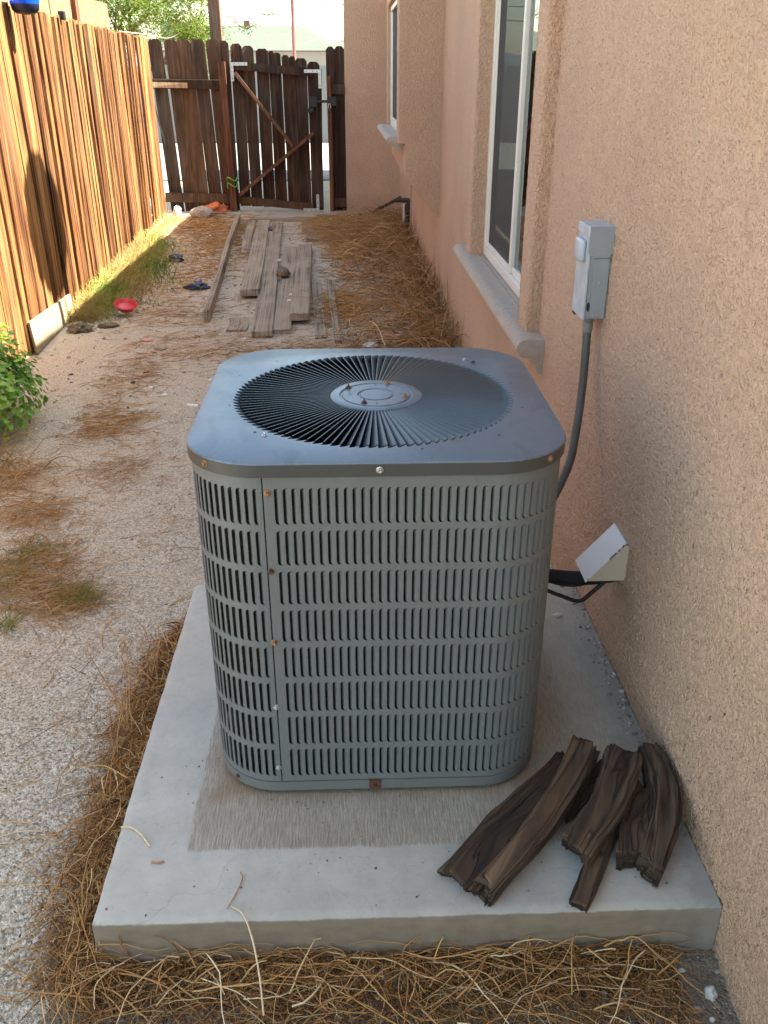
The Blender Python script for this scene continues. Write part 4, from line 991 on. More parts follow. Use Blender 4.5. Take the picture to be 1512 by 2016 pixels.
for ya, yb, h in ((6.3, 7.75, 2.14), (7.78, 9.6, 2.13)):
    G().box(FX(8) - .20, FX(8) - .185, ya, yb, .2, h).obj('board', 'osb', ob)
G().box(FX(8) - .185, FX(8) - .145, 8.35, 8.44, .2, 2.12).obj('upright', 'wood_red', ob)
o = G().add([(FX(5.25) + .035, 5.25, .01), (FX(6.25) + .025, 6.25, .0), (FX(6.25) + .02, 6.25, .15), (FX(5.25) + .018, 5.25, .20)], [(0, 1, 2, 3)])
o.v += [(a[0] - .014, a[1], a[2]) for a in o.v]; o.f += [(7, 6, 5, 4), (3, 2, 6, 7), (0, 3, 7, 4), (1, 5, 6, 2)]
o = o.obj('board', 'ply'); tag(o, 'low stained white board leaning against the foot of the left fence', 'board')
# satellite dish on the eave, out of the picture: it casts the oval shadow on the fence
dn = (FX(6.04) - 0); tshift = .55 - FX(6.04)
dz_ = tshift * math.tan(R(SUN_EL)) / math.cos(R(SUN_AZ)); dyy = tshift * math.tan(R(SUN_AZ))
dc = Vector((.55, 6.04 + dyy, .64 + dz_))
ds = empty('satellite_dish', (.60, dc.y, EAVE_Z), 'oval satellite dish on a short mast at the edge of the house roof', 'satellite dish')
V = []; n = 40
for r_ in (0, .35, .7, 1.0):
    for k in range(n): a = 2 * PI * k / n; V.append((dc.x + .05 * (1 - r_ * r_), dc.y + .395 * r_ * math.cos(a), dc.z + .475 * r_ * math.sin(a)))
F = [(j * n + k, j * n + (k + 1) % n, (j + 1) * n + (k + 1) % n, (j + 1) * n + k) for j in range(3) for k in range(n)]
mesh('reflector', V, F, M['dish'], ds, True)
G().tube([(dc.x + .06, dc.y - .10, dc.z - .2), (dc.x + .06, dc.y - .10, EAVE_Z + .05)], .035, 8).obj('mast', 'dish', ds); G().tube([(dc.x + .06, dc.y + .02, dc.z - .3), (dc.x + .06, dc.y + .13, EAVE_Z + .05)], .012, 8).obj('strut', 'dish', ds)

# ------------------------------------------------------------------ planks and litter on the ground
def plank(a, b, w, t, seed, label, z=.0, edge=False, z2=None, jag=.012):
    rd = random.Random(seed); a = Vector((*a, 0)); b = Vector((*b, 0)); d = b - a; L_ = d.length; u = d.normalized(); sdv = Vector((u.y, -u.x, 0)); n = 14; V = []
    ww, tt = (t, w) if edge else (w, t); cs = [(-.5, 0), (-.5, .9), (-.44, 1), (-.2, 1.0), (.05, .96), (.25, 1.0), (.44, 1), (.5, .9), (.5, 0)]
    z2 = z if z2 is None else z2; ph = rd.uniform(0, 6)
    for i in range(n + 1):
        s_ = i / n; p = a + d * s_ + sdv * .012 * math.sin(s_ * 3 + ph)
        zb = z + (z2 - z) * s_ + .004 * math.sin(s_ * 5 + ph)
        for k, (x, h) in enumerate(cs):
            j = (rd.uniform(-jag, jag) if i in (0, n) else 0)
            q = p + sdv * ww * x + u * j; V.append((q.x, q.y, zb + tt * h + float(gh(q.x, q.y)) ))
    m_ = len(cs); F = [(i * m_ + k, i * m_ + k + 1, (i + 1) * m_ + k + 1, (i + 1) * m_ + k) for i in range(n) for k in range(m_ - 1)]
    F = [f[::-1] for f in F] + [tuple(range(m_)), tuple(n * m_ + k for k in range(m_))[::-1]]
    UVs = [(cs[k][0] * ww, i / n * L_) for i in range(n + 1) for k in range(m_)]
    o = mesh('plank', V, F, M['plank'], None); ul = o.data.uv_layers.new(name='UVMap'); li = np.zeros(len(o.data.loops), np.int32); o.data.loops.foreach_get('vertex_index', li); ul.data.foreach_set('uv', np.array(UVs, np.float32)[li].ravel())
    return tag(o, label, 'plank', 'weathered planks of the walkway')
plank((-1.32, 10.66), (-1.02, 6.0), .085, .045, 1, 'long narrow board standing on edge along the left side of the plank walk', edge=True)
plank((-1.185, 10.8), (-1.02, 8.6), .09, .03, 2, 'short grey board half buried just right of the edgewise board', z=-.012)
plank((-1.0, 10.5), (-.80, 6.7), .145, .05, 3, 'dusty thick plank with a raised dark cut end, left plank of the walk', z=.0, z2=.025)
plank((-.85, 10.4), (-.61, 5.6), .135, .035, 4, 'longest flat plank of the walk, reaching nearest the unit', z=.01)
plank((-.62, 8.9), (-.475, 5.7), .12, .03, 5, 'flat plank under the dark block, with sand over its near end', z=-.004)
plank((-.485, 8.9), (-.36, 5.95), .135, .05, 6, 'thick plank with a broken dark near end, right plank of the walk', z=.0, z2=.03)
plank((-.295, 7.2), (-.225, 5.55), .08, .02, 7, 'sunken pale plank mostly under sand right of the broken plank', z=-.008)
plank((-.18, 7.2), (-.11, 5.42), .05, .03, 8, 'thin pinkish lath rightmost of the walkway planks', z=-.004)
plank((-.50, 10.4), (-.42, 9.3), .13, .03, 9, 'short far plank sticking out of straw close to the gate', z=0)
plank((-1.15, 10.75), (-.42, 10.66), .10, .04, 10, 'board laid crosswise at the far end of the walk below the gate', z=0)
plank((-.42, 10.95), (.16, 10.75), .07, .04, 11, 'board laid crosswise by the house corner right of the gate', z=0)
plank((-.80, 6.08), (-.79, 5.75), .13, .015, 12, 'short flat offcut near the end of the edgewise board', z=-.002)
def lump(nm, c, s, mat, seed, label, cat, group=None, sub=3, amp=.25, fr=2.2):
    bm = bmesh.new(); bmesh.ops.create_icosphere(bm, subdivisions=sub, radius=1)
    for v in bm.verts:
        d = 1 + amp * mnoise.noise(v.co * fr + Vector((seed, seed * 2, 0))) + amp * .5 * mnoise.noise(v.co * fr * 2.6 + Vector((seed, 0, 5))); v.co = Vector((v.co.x * s[0] * d, v.co.y * s[1] * d, v.co.z * s[2] * d))
    V = [(v.co.x + c[0], v.co.y + c[1], max(v.co.z, -s[2] * .5) + c[2] + s[2] * .5 + float(gh(c[0], c[1])) * (c[2] < .05)) for v in bm.verts]; F = [tuple(v.index for v in f.verts) for f in bm.faces]; bm.free()
    return tag(mesh(nm, V, F, M[mat], None, True), label, cat, group)
lump('wood_block', (-.58, 7.36, .035), (.055, .07, .05), 'soil', 3, 'dark block lying on the middle planks of the walk', 'block')
lump('rock', (-1.80, 11.0, 0), (.14, .10, .085), 'stone', 4, 'rounded beige rock beside the orange bag at the fence foot', 'rock')
lump('soil_clod', (-1.82, 5.80, 0), (.075, .06, .04), 'soil', 5, 'dark clod of earth near the stained white board', 'clod', amp=.6, fr=3)
lump('soil_clod', (-1.66, 5.90, 0), (.07, .04, .02), 'soil', 6, 'small flat dark clod between the larger clod and the red bowl', 'clod', amp=.6, fr=3)
lump('pebble', (.583, 2.141, .1), (.014, .010, .007), 'palestone', 7, 'rounded tan pebble on the pad behind the unit near the wall', 'pebble', sub=2)
lump('stone', (.654, 1.05, -.005), (.010, .013, .014), 'palestone', 8, 'white angular stone on dirt near the bottom right wall corner', 'stone', amp=.5)
lump('stone', (.615, 1.10, -.005), (.010, .008, .006), 'palestone', 18, 'small pale stone between the white stone and the pad corner', 'stone')
lump('stone', (.235, 5.56, .01), (.075, .03, .012), 'pink', 9, 'flat pale pinkish shard lying on straw just behind the unit', 'shard', sub=2)
lump('stone', (.10, 5.35, .0), (.05, .04, .02), 'palestone', 10, 'low pale rubble lump left of the pinkish shard', 'rubble')
lump('stone', (-1.32, 5.52, 0), (.035, .03, .012), 'pink', 11, 'flat pinkish stone on the sand left of the offcut', 'stone', sub=2)
lump('stone', (-1.20, 5.34, 0), (.04, .03, .02), 'stone', 12, 'grey angular stone nearest the unit beside the flat pinkish stone', 'stone', sub=2)
lump('plastic_scrap', (-2.10, 11.05, 0), (.05, .05, .09), 'whiteplastic', 13, 'white crumpled plastic at the far end of the sunlit strip', 'plastic scrap', amp=.5)
lump('plastic_bag', (-1.67, 11.30, .03), (.12, .07, .065), 'orangeplastic', 14, 'crumpled orange and white bag by the foot of the gate post', 'bag', amp=.8, fr=2.6)
lump('plastic_scrap', (-1.18, 7.92, .0), (.035, .07, .022), 'pink', 15, 'small pink scrap left of the edgewise board', 'plastic scrap', amp=.6)
lump('cloth_scrap', (-1.25, 7.13, 0), (.075, .06, .035), 'bluecloth', 16, 'slate blue folded scrap of cloth on the sand', 'cloth scrap', amp=1.1, fr=2.4)
lump('cloth_scrap', (-1.62, 8.24, .0), (.06, .06, .04), 'navy', 17, 'dark scrap at the edge of the green grass patch', 'cloth scrap', amp=.8)
lump('bottle_cap', (-.88, 9.7, .04), (.03, .03, .035), 'bluecloth', 19, 'small blue cap on the far end of the longest plank', 'cap', sub=2, amp=.3)
for i, (x, y_, z) in enumerate(((-.66, 8.02, .04), (-.47, 6.68, .03), (-.475, 6.50, .03))): lump('pebble', (x, y_, z), (.02, .02, .012), 'palestone', 30 + i, ['white pebble at the far joint of the middle planks', 'white pebble, farther of two near the broken plank end', 'white pebble, nearer of two near the broken plank end'][i], 'pebble', sub=2)
o = G().tube([(-.86, 4.28, .012), (-.80, 4.26, .014)], .009, 7).obj('paper_roll', 'whiteplastic'); tag(o, 'small white rolled paper on the sand by the left lid edge', 'paper')
# red bowl
o = autosmooth(G().lathe([(.001, .012), (.055, .014), (.076, .040), (.082, .045), (.080, .048), (.074, .042), (.050, .004), (.001, 0)][::-1], (-1.62, 6.25, .005), 28).obj('bowl', 'red'), 50)
tag(o, 'red plastic bowl lying on the dry grass', 'bowl'); o.rotation_euler = (R(14), R(10), 0); o.location.z = .035

# irrigation valve at the wall
iv = empty('irrigation_valve', (.56, 9.75, 0), 'dark brass vacuum breaker valve on a pipe at the foot of the house wall', 'valve')
x, yv = .585, 9.70
G().tube([(x, yv, 0), (x, yv, .34)], .022, 10).obj('riser', 'valve', iv)
G().lathe([(.022, .05), (.05, .07), (.055, .12), (.04, .15), (.022, .16)], (x, yv, 0), 12).obj('bonnet', 'valve', iv); G().lathe([(.022, .22), (.038, .23), (.038, .30), (.022, .31)], (x, yv, 0), 12).obj('collar', 'valve', iv)
G().tube([(x - .13, yv, .35), (x + .10, yv, .345)], .024, 8).obj('crossbar', 'valve', iv)
G().bbox(x - .055, x - .035, yv - .05, yv - .03, .10, .32, .004).obj('tag', 'palestone', iv)
lump('stone', (x + .02, yv - .06, .06), (.02, .02, .02), 'zinc', 61, 'small pale knob on the irrigation valve at the wall', 'knob')
o = G().tube(catmull([(.64, 10.4, .35), (.62, 10.3, .6), (.61, 10.3, .75)]), .006, 5).obj('conduit_pipe', 'fascia'); tag(o, 'thin tan pipe rising up the wall under the bay', 'pipe')
o = G().tube([(.615, 9.5, .1), (.605, 9.5, .86)], .009, 5).obj('cable', 'cable'); tag(o, 'thin dark cable running up the wall under the bay', 'cable')
o = G().tube(catmull([(.25, 11.1, .05), (.42, 10.9, .16), (.56, 10.7, .26)]), [.012, .02] * 14 + [.012], 7).obj('driftwood_stick', 'bark'); tag(o, 'dark gnarled stick leaning at the wall behind the valve', 'stick')

# ------------------------------------------------------------------ strands: straw, roots, grass
def strands(name, P, ang, L, r, curl, el0, el1, kindmat, rnd, seg=5, arc=.7, zmin=None, noise_z=.1, link_=True, parent=None):
    n = len(P); P = np.asarray(P, float); L = np.broadcast_to(L, n); r = np.broadcast_to(r, n)
    head = ang[:, None] + np.cumsum(np.clip(rng.standard_t(2.2, (n, seg)), -5, 5) * .7 * np.broadcast_to(curl, n)[:, None], 1) + np.linspace(0, 1, seg)[None, :] * rng.normal(0, 1, n)[:, None] * arc
    t = np.linspace(0, 1, seg)[None, :]
    el = np.broadcast_to(el0, n)[:, None] * (1 - t) + np.broadcast_to(el1, n)[:, None] * t + rng.normal(0, noise_z, (n, seg))
    st = (L / seg)[:, None]
    d = np.stack([np.cos(head) * np.cos(el) * st, np.sin(head) * np.cos(el) * st, np.sin(el) * st], -1)
    pts = np.concatenate([P[:, None, :], P[:, None, :] + np.cumsum(d, 1)], 1)
    gz = gh(pts[..., 0], pts[..., 1]) + .002
    onpad = (pts[..., 0] > -.512) & (pts[..., 0] < .72) & (pts[..., 1] > 1.13) & (pts[..., 1] < 2.37)
    low = onpad & (pts[..., 2] < .10)
    front = low & (pts[..., 1] - 1.13 < pts[..., 0] + .512 + .1)
    pts[..., 1] = np.where(front, np.minimum(pts[..., 1], 1.128 - .004 * rng.random(pts.shape[:2])), pts[..., 1])
    pts[..., 0] = np.where(low & ~front, np.minimum(pts[..., 0], -.514 - .004 * rng.random(pts.shape[:2])), pts[..., 0])
    gz = np.where(onpad & ~low, .103, gz)
    pts[..., 2] = np.maximum(pts[..., 2], gz + (r[:, None]))
    pts[..., 0] = np.minimum(pts[..., 0], XW(pts[..., 1]) - .004)
    pts[..., 0] = np.maximum(pts[..., 0], FX(pts[..., 1]) + .006)
    tg = np.gradient(pts, axis=1); tg /= np.linalg.norm(tg, axis=-1, keepdims=True) + 1e-9
    ref = np.zeros_like(tg); ref[..., 2] = 1; ref[..., 0] = .13
    a = np.cross(tg, ref); a /= np.linalg.norm(a, axis=-1, keepdims=True) + 1e-9; b = np.cross(tg, a)
    tap = (1 - .65 * np.linspace(0, 1, seg + 1) ** 1.5)[None, :, None] * r[:, None, None]
    ringp = [pts + (a * math.cos(q) + b * math.sin(q)) * tap for q in (0, 2.094, 4.189)]
    V = np.stack(ringp, 2).reshape(-1, 3)
    base = (np.arange(n)[:, None, None] * (seg + 1) + np.arange(seg)[None, :, None]) * 3
    k = np.arange(3)[None, None, :]; k2 = (k + 1) % 3
    F = np.stack([base + k, base + k2, base + 3 + k2, base + 3 + k], -1).reshape(-1, 4)
    o = bigmesh(name, V, F, M[kindmat], np.repeat(rnd, (seg + 1) * 3), True, parent)
    return o
def blob(cx, cy, sx, sy, n, rot=0):
    p = rng.normal(0, 1, (n, 2)) * (sx, sy); c, s = math.cos(rot), math.sin(rot)
    return np.stack([cx + p[:, 0] * c - p[:, 1] * s, cy + p[:, 0] * s + p[:, 1] * c], 1)
def onground(p, dz=0): return np.column_stack([p, gh(p[:, 0], p[:, 1]) + dz])
U = rng.uniform
# band of straw and stems along the left side of the pad
n = 3600; yv = U(1.08, 2.25, n); wd = np.interp(yv, [1.08, 1.4, 1.8, 2.1, 2.25], [.15, .13, .13, .10, .03]); x = -.515 - np.abs(rng.normal(0, .5, n)) * wd * .9
o = strands('straw_band', onground(np.column_stack([x, yv]), U(0, .055, n) * np.exp(-(x + .515) ** 2 / .012)), U(0, 2 * PI, n), U(.02, .09, n), U(.0006, .0015, n), .2, U(-.3, .5, n), U(-.5, .1, n), 'straw', np.clip(rng.normal(.52, .25, n), 0, 1), 4, arc=.35)
tag(o, 'matted brown straw along the left edge of the pad', 'straw', kind='stuff')
n = 110; yv = U(1.05, 2.2, n); x = -.535 - np.abs(rng.normal(0, .06, n))
o = strands('long_stems', onground(np.column_stack([x, yv]), U(.01, .06, n)), rng.normal(PI / 2 + .12, .32, n) + PI * (U(0, 1, n) > .5), U(.08, .28, n), U(.0011, .0021, n), .14, U(0, .45, n), U(-.35, .05, n), 'root', np.clip(rng.normal(.5, .25, n), 0, 1), 8, arc=.3, noise_z=.12)
tag(o, 'longer pale stems lying along the left edge of the pad', 'straw', kind='stuff')
# tangle of roots in front of the pad
n = 3800; p = np.column_stack([U(-.55, .60, n), 1.135 - np.abs(rng.normal(0, .085, n))]); keep = (p[:, 0] > -.32) | (p[:, 1] > 1.04); p = p[keep]; n = len(p)
o = strands('straw_litter', onground(p, U(0, .03, n)), U(0, 2 * PI, n), U(.015, .07, n), U(.0005, .0012, n), .3, U(-.2, .5, n), U(-.4, .2, n), 'straw', np.clip(rng.normal(.48, .25, n), 0, 1), 4)
tag(o, 'fine brown straw litter in front of the pad', 'straw', kind='stuff')
n = 300; p = np.column_stack([U(-.55, .56, n), 1.13 - np.abs(rng.normal(0, .07, n))])
o = strands('root_tangle', onground(p, U(.01, .05, n)), np.where(U(0, 1, n) > .2, rng.normal(0, .35, n) + PI * (U(0, 1, n) > .5), U(0, 2 * PI, n)), U(.05, .26, n), U(.0007, .0023, n), .13, U(-.05, .35, n), U(-.5, -.1, n), 'root', np.clip(rng.normal(.48, .30, n), 0, 1), 10, arc=.8, noise_z=.12)
tag(o, 'tangled pale woody roots and stems in front of the pad', 'roots', kind='stuff')
n = 46; p = np.column_stack([U(-.52, .58, n), U(1.04, 1.125, n)])
o = strands('root_ends', onground(p, .03), rng.normal(PI / 2, .9, n), U(.06, .13, n), U(.0014, .0024, n), .10, U(.5, 1.1, n), U(.0, .6, n), 'root', np.clip(rng.normal(.55, .25, n), 0, 1), 6, noise_z=.1)
tag(o, 'upright root ends poking above the front edge of the pad', 'roots', kind='stuff')
def flakes(name, P, s, kindmat, rnd, label):
    n = len(P); a = U(0, 2 * PI, n); tl = rng.normal(0, .35, n); s2 = s * U(.15, .5, n)
    d1 = np.stack([np.cos(a), np.sin(a), tl], -1) * s[:, None]; d2 = np.stack([-np.sin(a), np.cos(a), rng.normal(0, .4, n)], -1) * s2[:, None]; j = lambda: U(.6, 1.2, n)[:, None]
    V = np.stack([P - d1 * j(), P - d2 * j(), P + d1 * j() * .4 - d2 * .5, P + d1 * j(), P + d2 * j()], 1); V[..., 2] += .002 + np.abs(d1[:, 2])[:, None]
    o = bigmesh(name, V.reshape(-1, 3), np.arange(n * 5).reshape(-1, 5), M[kindmat], np.repeat(rnd, 5)); tag(o, label, 'litter', kind='stuff')
n = 5200; p = np.column_stack([U(-.56, .60, n), 1.13 - np.abs(rng.normal(0, .09, n))]); flakes('bark_litter', onground(p, U(0, .02, n)), U(.002, .007, n), 'straw', np.clip(rng.normal(.2, .22, n), 0, 1), 'crumbled brown leaf and bark litter in front of the pad')
n = 3200; yv = U(1.08, 2.2, n); x = -.515 - np.abs(rng.normal(0, .075, n)); flakes('leaf_litter', onground(np.column_stack([x, yv]), U(0, .03, n)), U(.002, .006, n), 'straw', np.clip(rng.normal(.3, .25, n), 0, 1), 'crumbled leaf litter along the left edge of the pad')
n = 4200; p = np.column_stack([U(-1.9, .6, n), U(2.6, 10.8, n)]); flakes('path_litter', onground(p, .001), U(.003, .013, n), 'straw', np.clip(rng.normal(.35, .3, n), 0, 1), 'flakes of dry leaf and bark strewn over the path')
# straw heaps by the far right wall
n = 7500; p = np.column_stack([U(-.25, .62, n), U(5.0, 11.2, n)]); w_ = (.35 + .65 * np.clip((p[:, 0] + .1) / .5, 0, 1)); dn_ = np.array([mnoise.noise(Vector((a * 3.0, b * 1.1, 7))) for a, b in p]); keep = (U(0, 1, n) < w_) & (dn_ > U(-.45, .25, n)); p = p[keep]; n = len(p)
hz = .08 * np.clip((p[:, 0] + .1) / .4, 0, 1) * (.4 + .6 * np.clip((p[:, 1] - 5) / 4, 0, 1))
o = strands('straw_heap', onground(p, U(0, 1, n) * hz), U(0, 2 * PI, n), U(.04, .24, n), U(.0010, .0032, n), .38, U(-.2, .7, n), U(-.6, .3, n), 'straw', np.clip(rng.normal(.36, .3, n), 0, 1), 5)
tag(o, 'heaps of dry straw and stems along the house wall behind the unit', 'straw', kind='stuff')
n = 800; p = np.column_stack([U(-.15, .62, n), U(5.1, 10.8, n)])
o = strands('straw_stems', onground(p, U(.02, .10, n)), U(0, 2 * PI, n), U(.12, .5, n), U(.0018, .0034, n), .16, U(.1, .9, n), U(-.8, .0, n), 'root', np.clip(rng.normal(.5, .22, n), 0, 1), 9)
tag(o, 'long arching dry stems over the straw by the house wall', 'straw', kind='stuff')
n = 1100; yv = U(5.0, 10.6, n); x = XW(yv) - .02 - np.abs(rng.normal(0, .13, n))
o = strands('wall_stalks', onground(np.column_stack([x, yv])), U(0, 2 * PI, n), U(.12, .42, n), U(.0012, .0026, n), .14, U(.7, 1.45, n), U(-.7, .8, n), 'straw', np.clip(rng.normal(.45, .28, n), 0, 1), 6)
tag(o, 'brushy upright dry stalks growing against the far foot of the house wall', 'dry stalks', kind='stuff')
bl = [(-.05, 9.9, .28, .35, 1600), (.05, 9.3, .22, .3, 900), (-.3, 9.9, .12, .2, 500), (-.1, 8.6, .1, .2, 400), (-.17, 6.5, .10, .25, 500), (.2, 10.8, .25, .15, 700)]
P = np.vstack([blob(a, b, c, d, k_) for a, b, c, d, k_ in bl]); n = len(P)
o = strands('straw_drift', onground(P, U(0, .13, n) * np.exp(-((P[:, 1] - 9.7) / 1.2) ** 2)), rng.normal(-.3, .5, n), U(.08, .3, n), U(.0013, .0028, n), .2, U(-.1, .3, n), U(-.4, .1, n), 'straw', np.clip(rng.normal(.62, .18, n), 0, 1), 5)
tag(o, 'orange straw drift over the far end of the plank walk', 'straw', kind='stuff')
# needle mats on the left path
bl = [(-1.7, 10.4, .22, .45, 1200), (-1.45, 9.2, .18, .5, 900), (-1.3, 8.0, .15, .4, 400), (-1.5, 7.3, .2, .4, 400), (-1.3, 6.3, .25, .3, 450), (-1.28, 4.75, .10, .35, 380), (-1.22, 4.0, .11, .14, 460), (-1.05, 3.45, .08, .10, 160),
      (-1.45, 3.35, .12, .12, 350), (-1.28, 3.05, .10, .08, 380), (-1.15, 2.62, .09, .13, 700), (-.98, 2.42, .06, .06, 420), (-.9, 5.4, .35, .25, 500), (-.2, 5.2, .4, .15, 700), (.3, 5.2, .2, .3, 700), (-1.25, 10.0, .1, .6, 500), (-1.1, 9.4, .06, .8, 500), (-.78, 3.1, .25, .5, 130), (-.75, 1.9, .12, .3, 60), (-.95, 1.8, .2, .5, 60)]
P = np.vstack([blob(a, b, c, d, k_) for a, b, c, d, k_ in bl]); n = len(P)
o = strands('dry_needle_mat', onground(P, U(0, .012, n)), rng.normal(.2, .8, n), U(.03, .16, n), np.interp(P[:, 1], [2, 4, 10], [.0008, .0012, .0022]) * U(.8, 1.3, n), .2, U(-.05, .18, n), U(-.2, .05, n), 'straw', np.clip(rng.normal(.5, .22, n), 0, 1), 4, noise_z=.06, arc=.9)
tag(o, 'mats of dry orange needles scattered over the sandy path', 'straw', kind='stuff')
n = 55; P = np.vstack([blob(-1.15, 2.6, .16, .25, 20), blob(-.75, 2.3, .12, .3, 15), blob(-.7, 1.5, .08, .25, 20)])
o = strands('scattered_stalks', onground(P, .005), U(0, 2 * PI, n), U(.08, .28, n), U(.0012, .002, n), .1, U(0, .1, n), U(-.1, 0, n), 'root', np.clip(rng.normal(.65, .2, n), 0, 1), 6, noise_z=.05)
tag(o, 'single pale stalks scattered on the gravel left of the pad', 'straw', kind='stuff')
# grass
n = 5000; yv = U(6.0, 9.4, n); fx = FX(yv); x = fx + .02 + np.abs(rng.normal(0, 1, n)) * np.interp(yv, [6, 7, 8, 9.4], [.14, .21, .24, .10])
keep = mnoise and True; pn = np.array([mnoise.noise(Vector((a * 3.2, b * 1.4, 3))) for a, b in zip(x, yv)])
gl = np.clip(.50 + pn * 1.5 - .35 * (U(0, 1, n) > .55), 0, 1)
o = strands('grass_patch', onground(np.column_stack([x, yv])), U(0, 2 * PI, n), U(.06, .19, n), U(.0016, .003, n), .12, U(.8, 1.4, n), U(-.2, .7, n), 'grass', gl, 4)
tag(o, 'green and yellow grass along the foot of the left fence', 'grass', kind='stuff')
P = np.vstack([blob(-.90, 2.45, .04, .035, 130), blob(-1.15, 2.75, .05, .06, 110), blob(-1.18, 2.5, .05, .08, 110), blob(-1.08, 2.28, .02, .02, 60)]); n = len(P)
o = strands('grass_tuft', onground(P), U(0, 2 * PI, n), U(.03, .075, n), U(.0007, .0012, n), .12, U(.7, 1.4, n), U(.0, .8, n), 'grass', np.clip(rng.normal(.68, .22, n), 0, 1), 4)
tag(o, 'small green grass tufts growing in the dry mat left of the pad', 'grass', kind='stuff')
n = 900; yv = U(9.4, 11.1, n)
o = strands('fence_foot_straw', onground(np.column_stack([FX(yv) + .02 + np.abs(rng.normal(0, .1, n)), yv])), U(0, 2 * PI, n), U(.05, .2, n), U(.0016, .003, n), .2, U(-.1, .9, n), U(-.5, .3, n), 'straw', np.clip(rng.normal(.65, .2, n), 0, 1), 4)
tag(o, 'dry straw in the sunlit strip at the far foot of the left fence', 'straw', kind='stuff')
# upright dry weeds beside the pad
def weed(base, H, seed, label):
    rd = random.Random(seed); g = G(); b = Vector(base)
    def br(p, d, L_, r_, depth):
        n_ = 7; pts = [p]; q = p.copy(); dd = d.copy()
        for k in range(n_):
            dd = (dd + Vector([rd.gauss(0, .10) for _ in range(3)])).normalized(); q = q + dd * L_ / n_; pts.append(q.copy())
            if depth and rd.random() < .45: br(q, (dd + Vector([rd.gauss(0, .8), rd.gauss(0, .6), rd.gauss(0, .4)])).normalized(), L_ * rd.uniform(.12, .3), r_ * .55, depth - 1)
        g.tube(pts, [r_ * (1 - .6 * k / n_) for k in range(n_ + 1)], 5, False)
    for k in range(3): br(b + Vector((rd.gauss(0, .01), rd.gauss(0, .01), 0)), Vector((rd.gauss(0, .22), rd.gauss(.1, .12), 1)).normalized(), H * rd.uniform(.6, 1), .0026, 2)
    o = mesh('dry_weed', g.v, g.f, M['drystem'], None, True); tag(o, label, 'weed', 'dry weeds beside the pad')
M['drystem'] = simple('orange_dry_stem', (.42, .22, .10), .8, 0, .25, 60)
weed((-.585, 1.74, 0), .34, 3, 'tallest bare branching dry weed standing at the left edge of the pad')
weed((-.565, 1.98, 0), .22, 4, 'shorter dry weed farther back at the left edge of the pad')
def stem(pts, r_, label, mat='drystem'):
    o = autosmooth(G().tube(catmull(pts, 6), r_, 6).obj('dry_twig', mat), 60); tag(o, label, 'stem', 'single stems on the pad')
M['palestem'] = simple('pale_stem', (.66, .52, .32), .75, 0, .15, 80)
stem([(-.507, 1.368, .104), (-.485, 1.365, .106), (-.462, 1.348, .104), (-.436, 1.315, .104)], .0022, 'short curved pale stem lying on the smooth left border of the pad', 'palestem')
stem([(-.243, 1.243, .104), (-.237, 1.228, .105), (-.243, 1.200, .104), (-.258, 1.158, .104)], .0012, 'thin hooked brown stem lying on the front border of the pad')
stem([(-.252, 1.165, .103), (-.225, 1.14, .108), (-.205, 1.10, .085), (-.19, 1.05, .06), (-.18, 1.0, .02)], .0018, 'long pale stem draped over the front edge of the pad', 'palestem')
stem([(-.425, 1.275, .103), (-.41, 1.272, .104), (-.40, 1.276, .103)], .0022, 'tiny brown curl of bark on the front left of the pad')
# ------------------------------------------------------------------ pebbles
def pebbles(name, P, s, rnd, label):
    bm = bmesh.new(); bmesh.ops.create_icosphere(bm, subdivisions=1, radius=1); bv = np.array([v.co[:] for v in bm.verts]); bf = np.array([[v.index for v in f.verts] for f in bm.faces]); bm.free()
    n = len(P); j = rng.uniform(.7, 1.25, (n, len(bv), 1)); sc = s[:, None, None] * rng.uniform(.6, 1.3, (n, 1, 3)) * np.array([1, 1, .65])
    V = (bv[None] * j * sc + P[:, None, :]).reshape(-1, 3); F = (bf[None] + (np.arange(n) * len(bv))[:, None, None]).reshape(-1, 3)
    o = bigmesh(name, V, F, M['pebble'], np.repeat(rnd, len(bv)), False); tag(o, label, 'gravel', kind='stuff')
n = 5200; p = np.column_stack([U(-1.6, -.52, n), U(.9, 1.0, n) ** 0 * (.9 + 3.2 * U(0, 1, n) ** 1.3)]); s_ = .0012 + .0035 * U(0, 1, n) ** 4
pebbles('gravel', onground(p, .001), s_, np.clip(rng.normal(.6, .28, n), 0, 1), 'coarse pale gravel grains on the sand left of the pad')
n = 900; p = np.column_stack([U(-.5, .70, n), 1.0 + .12 * U(-1, 1, n)]); pebbles('front_gravel', onground(p, .001), .002 + .009 * U(0, 1, n) ** 6, np.clip(rng.normal(.45, .25, n), 0, 1), 'small stones among the roots in front of the pad')
n = 240; yv = U(1.3, 2.35, n); p = np.column_stack([XW(yv) - .008 - np.abs(rng.normal(0, .018, n)), yv, np.full(n, .102)]); pebbles('wall_rubble', p, .002 + .006 * U(0, 1, n) ** 3, np.clip(rng.normal(.55, .2, n), 0, 1), 'crumbs of mortar on the pad along the wall')
n = 1500; p = np.column_stack([U(-1.9, .6, n), U(4, 10.5, n)]); pebbles('far_gravel', onground(p, .002), .004 + .016 * U(0, 1, n) ** 5, np.clip(rng.normal(.6, .28, n), 0, 1), 'stones and chips strewn over the sandy path behind the unit')
n = 70; p = np.column_stack([U(-.5, .6, n), U(1.15, 1.6, n), np.full(n, .101)]); pebbles('pad_crumbs', p, .001 + .0018 * U(0, 1, n), U(0, .5, n), 'dark specks of grit on the pad')

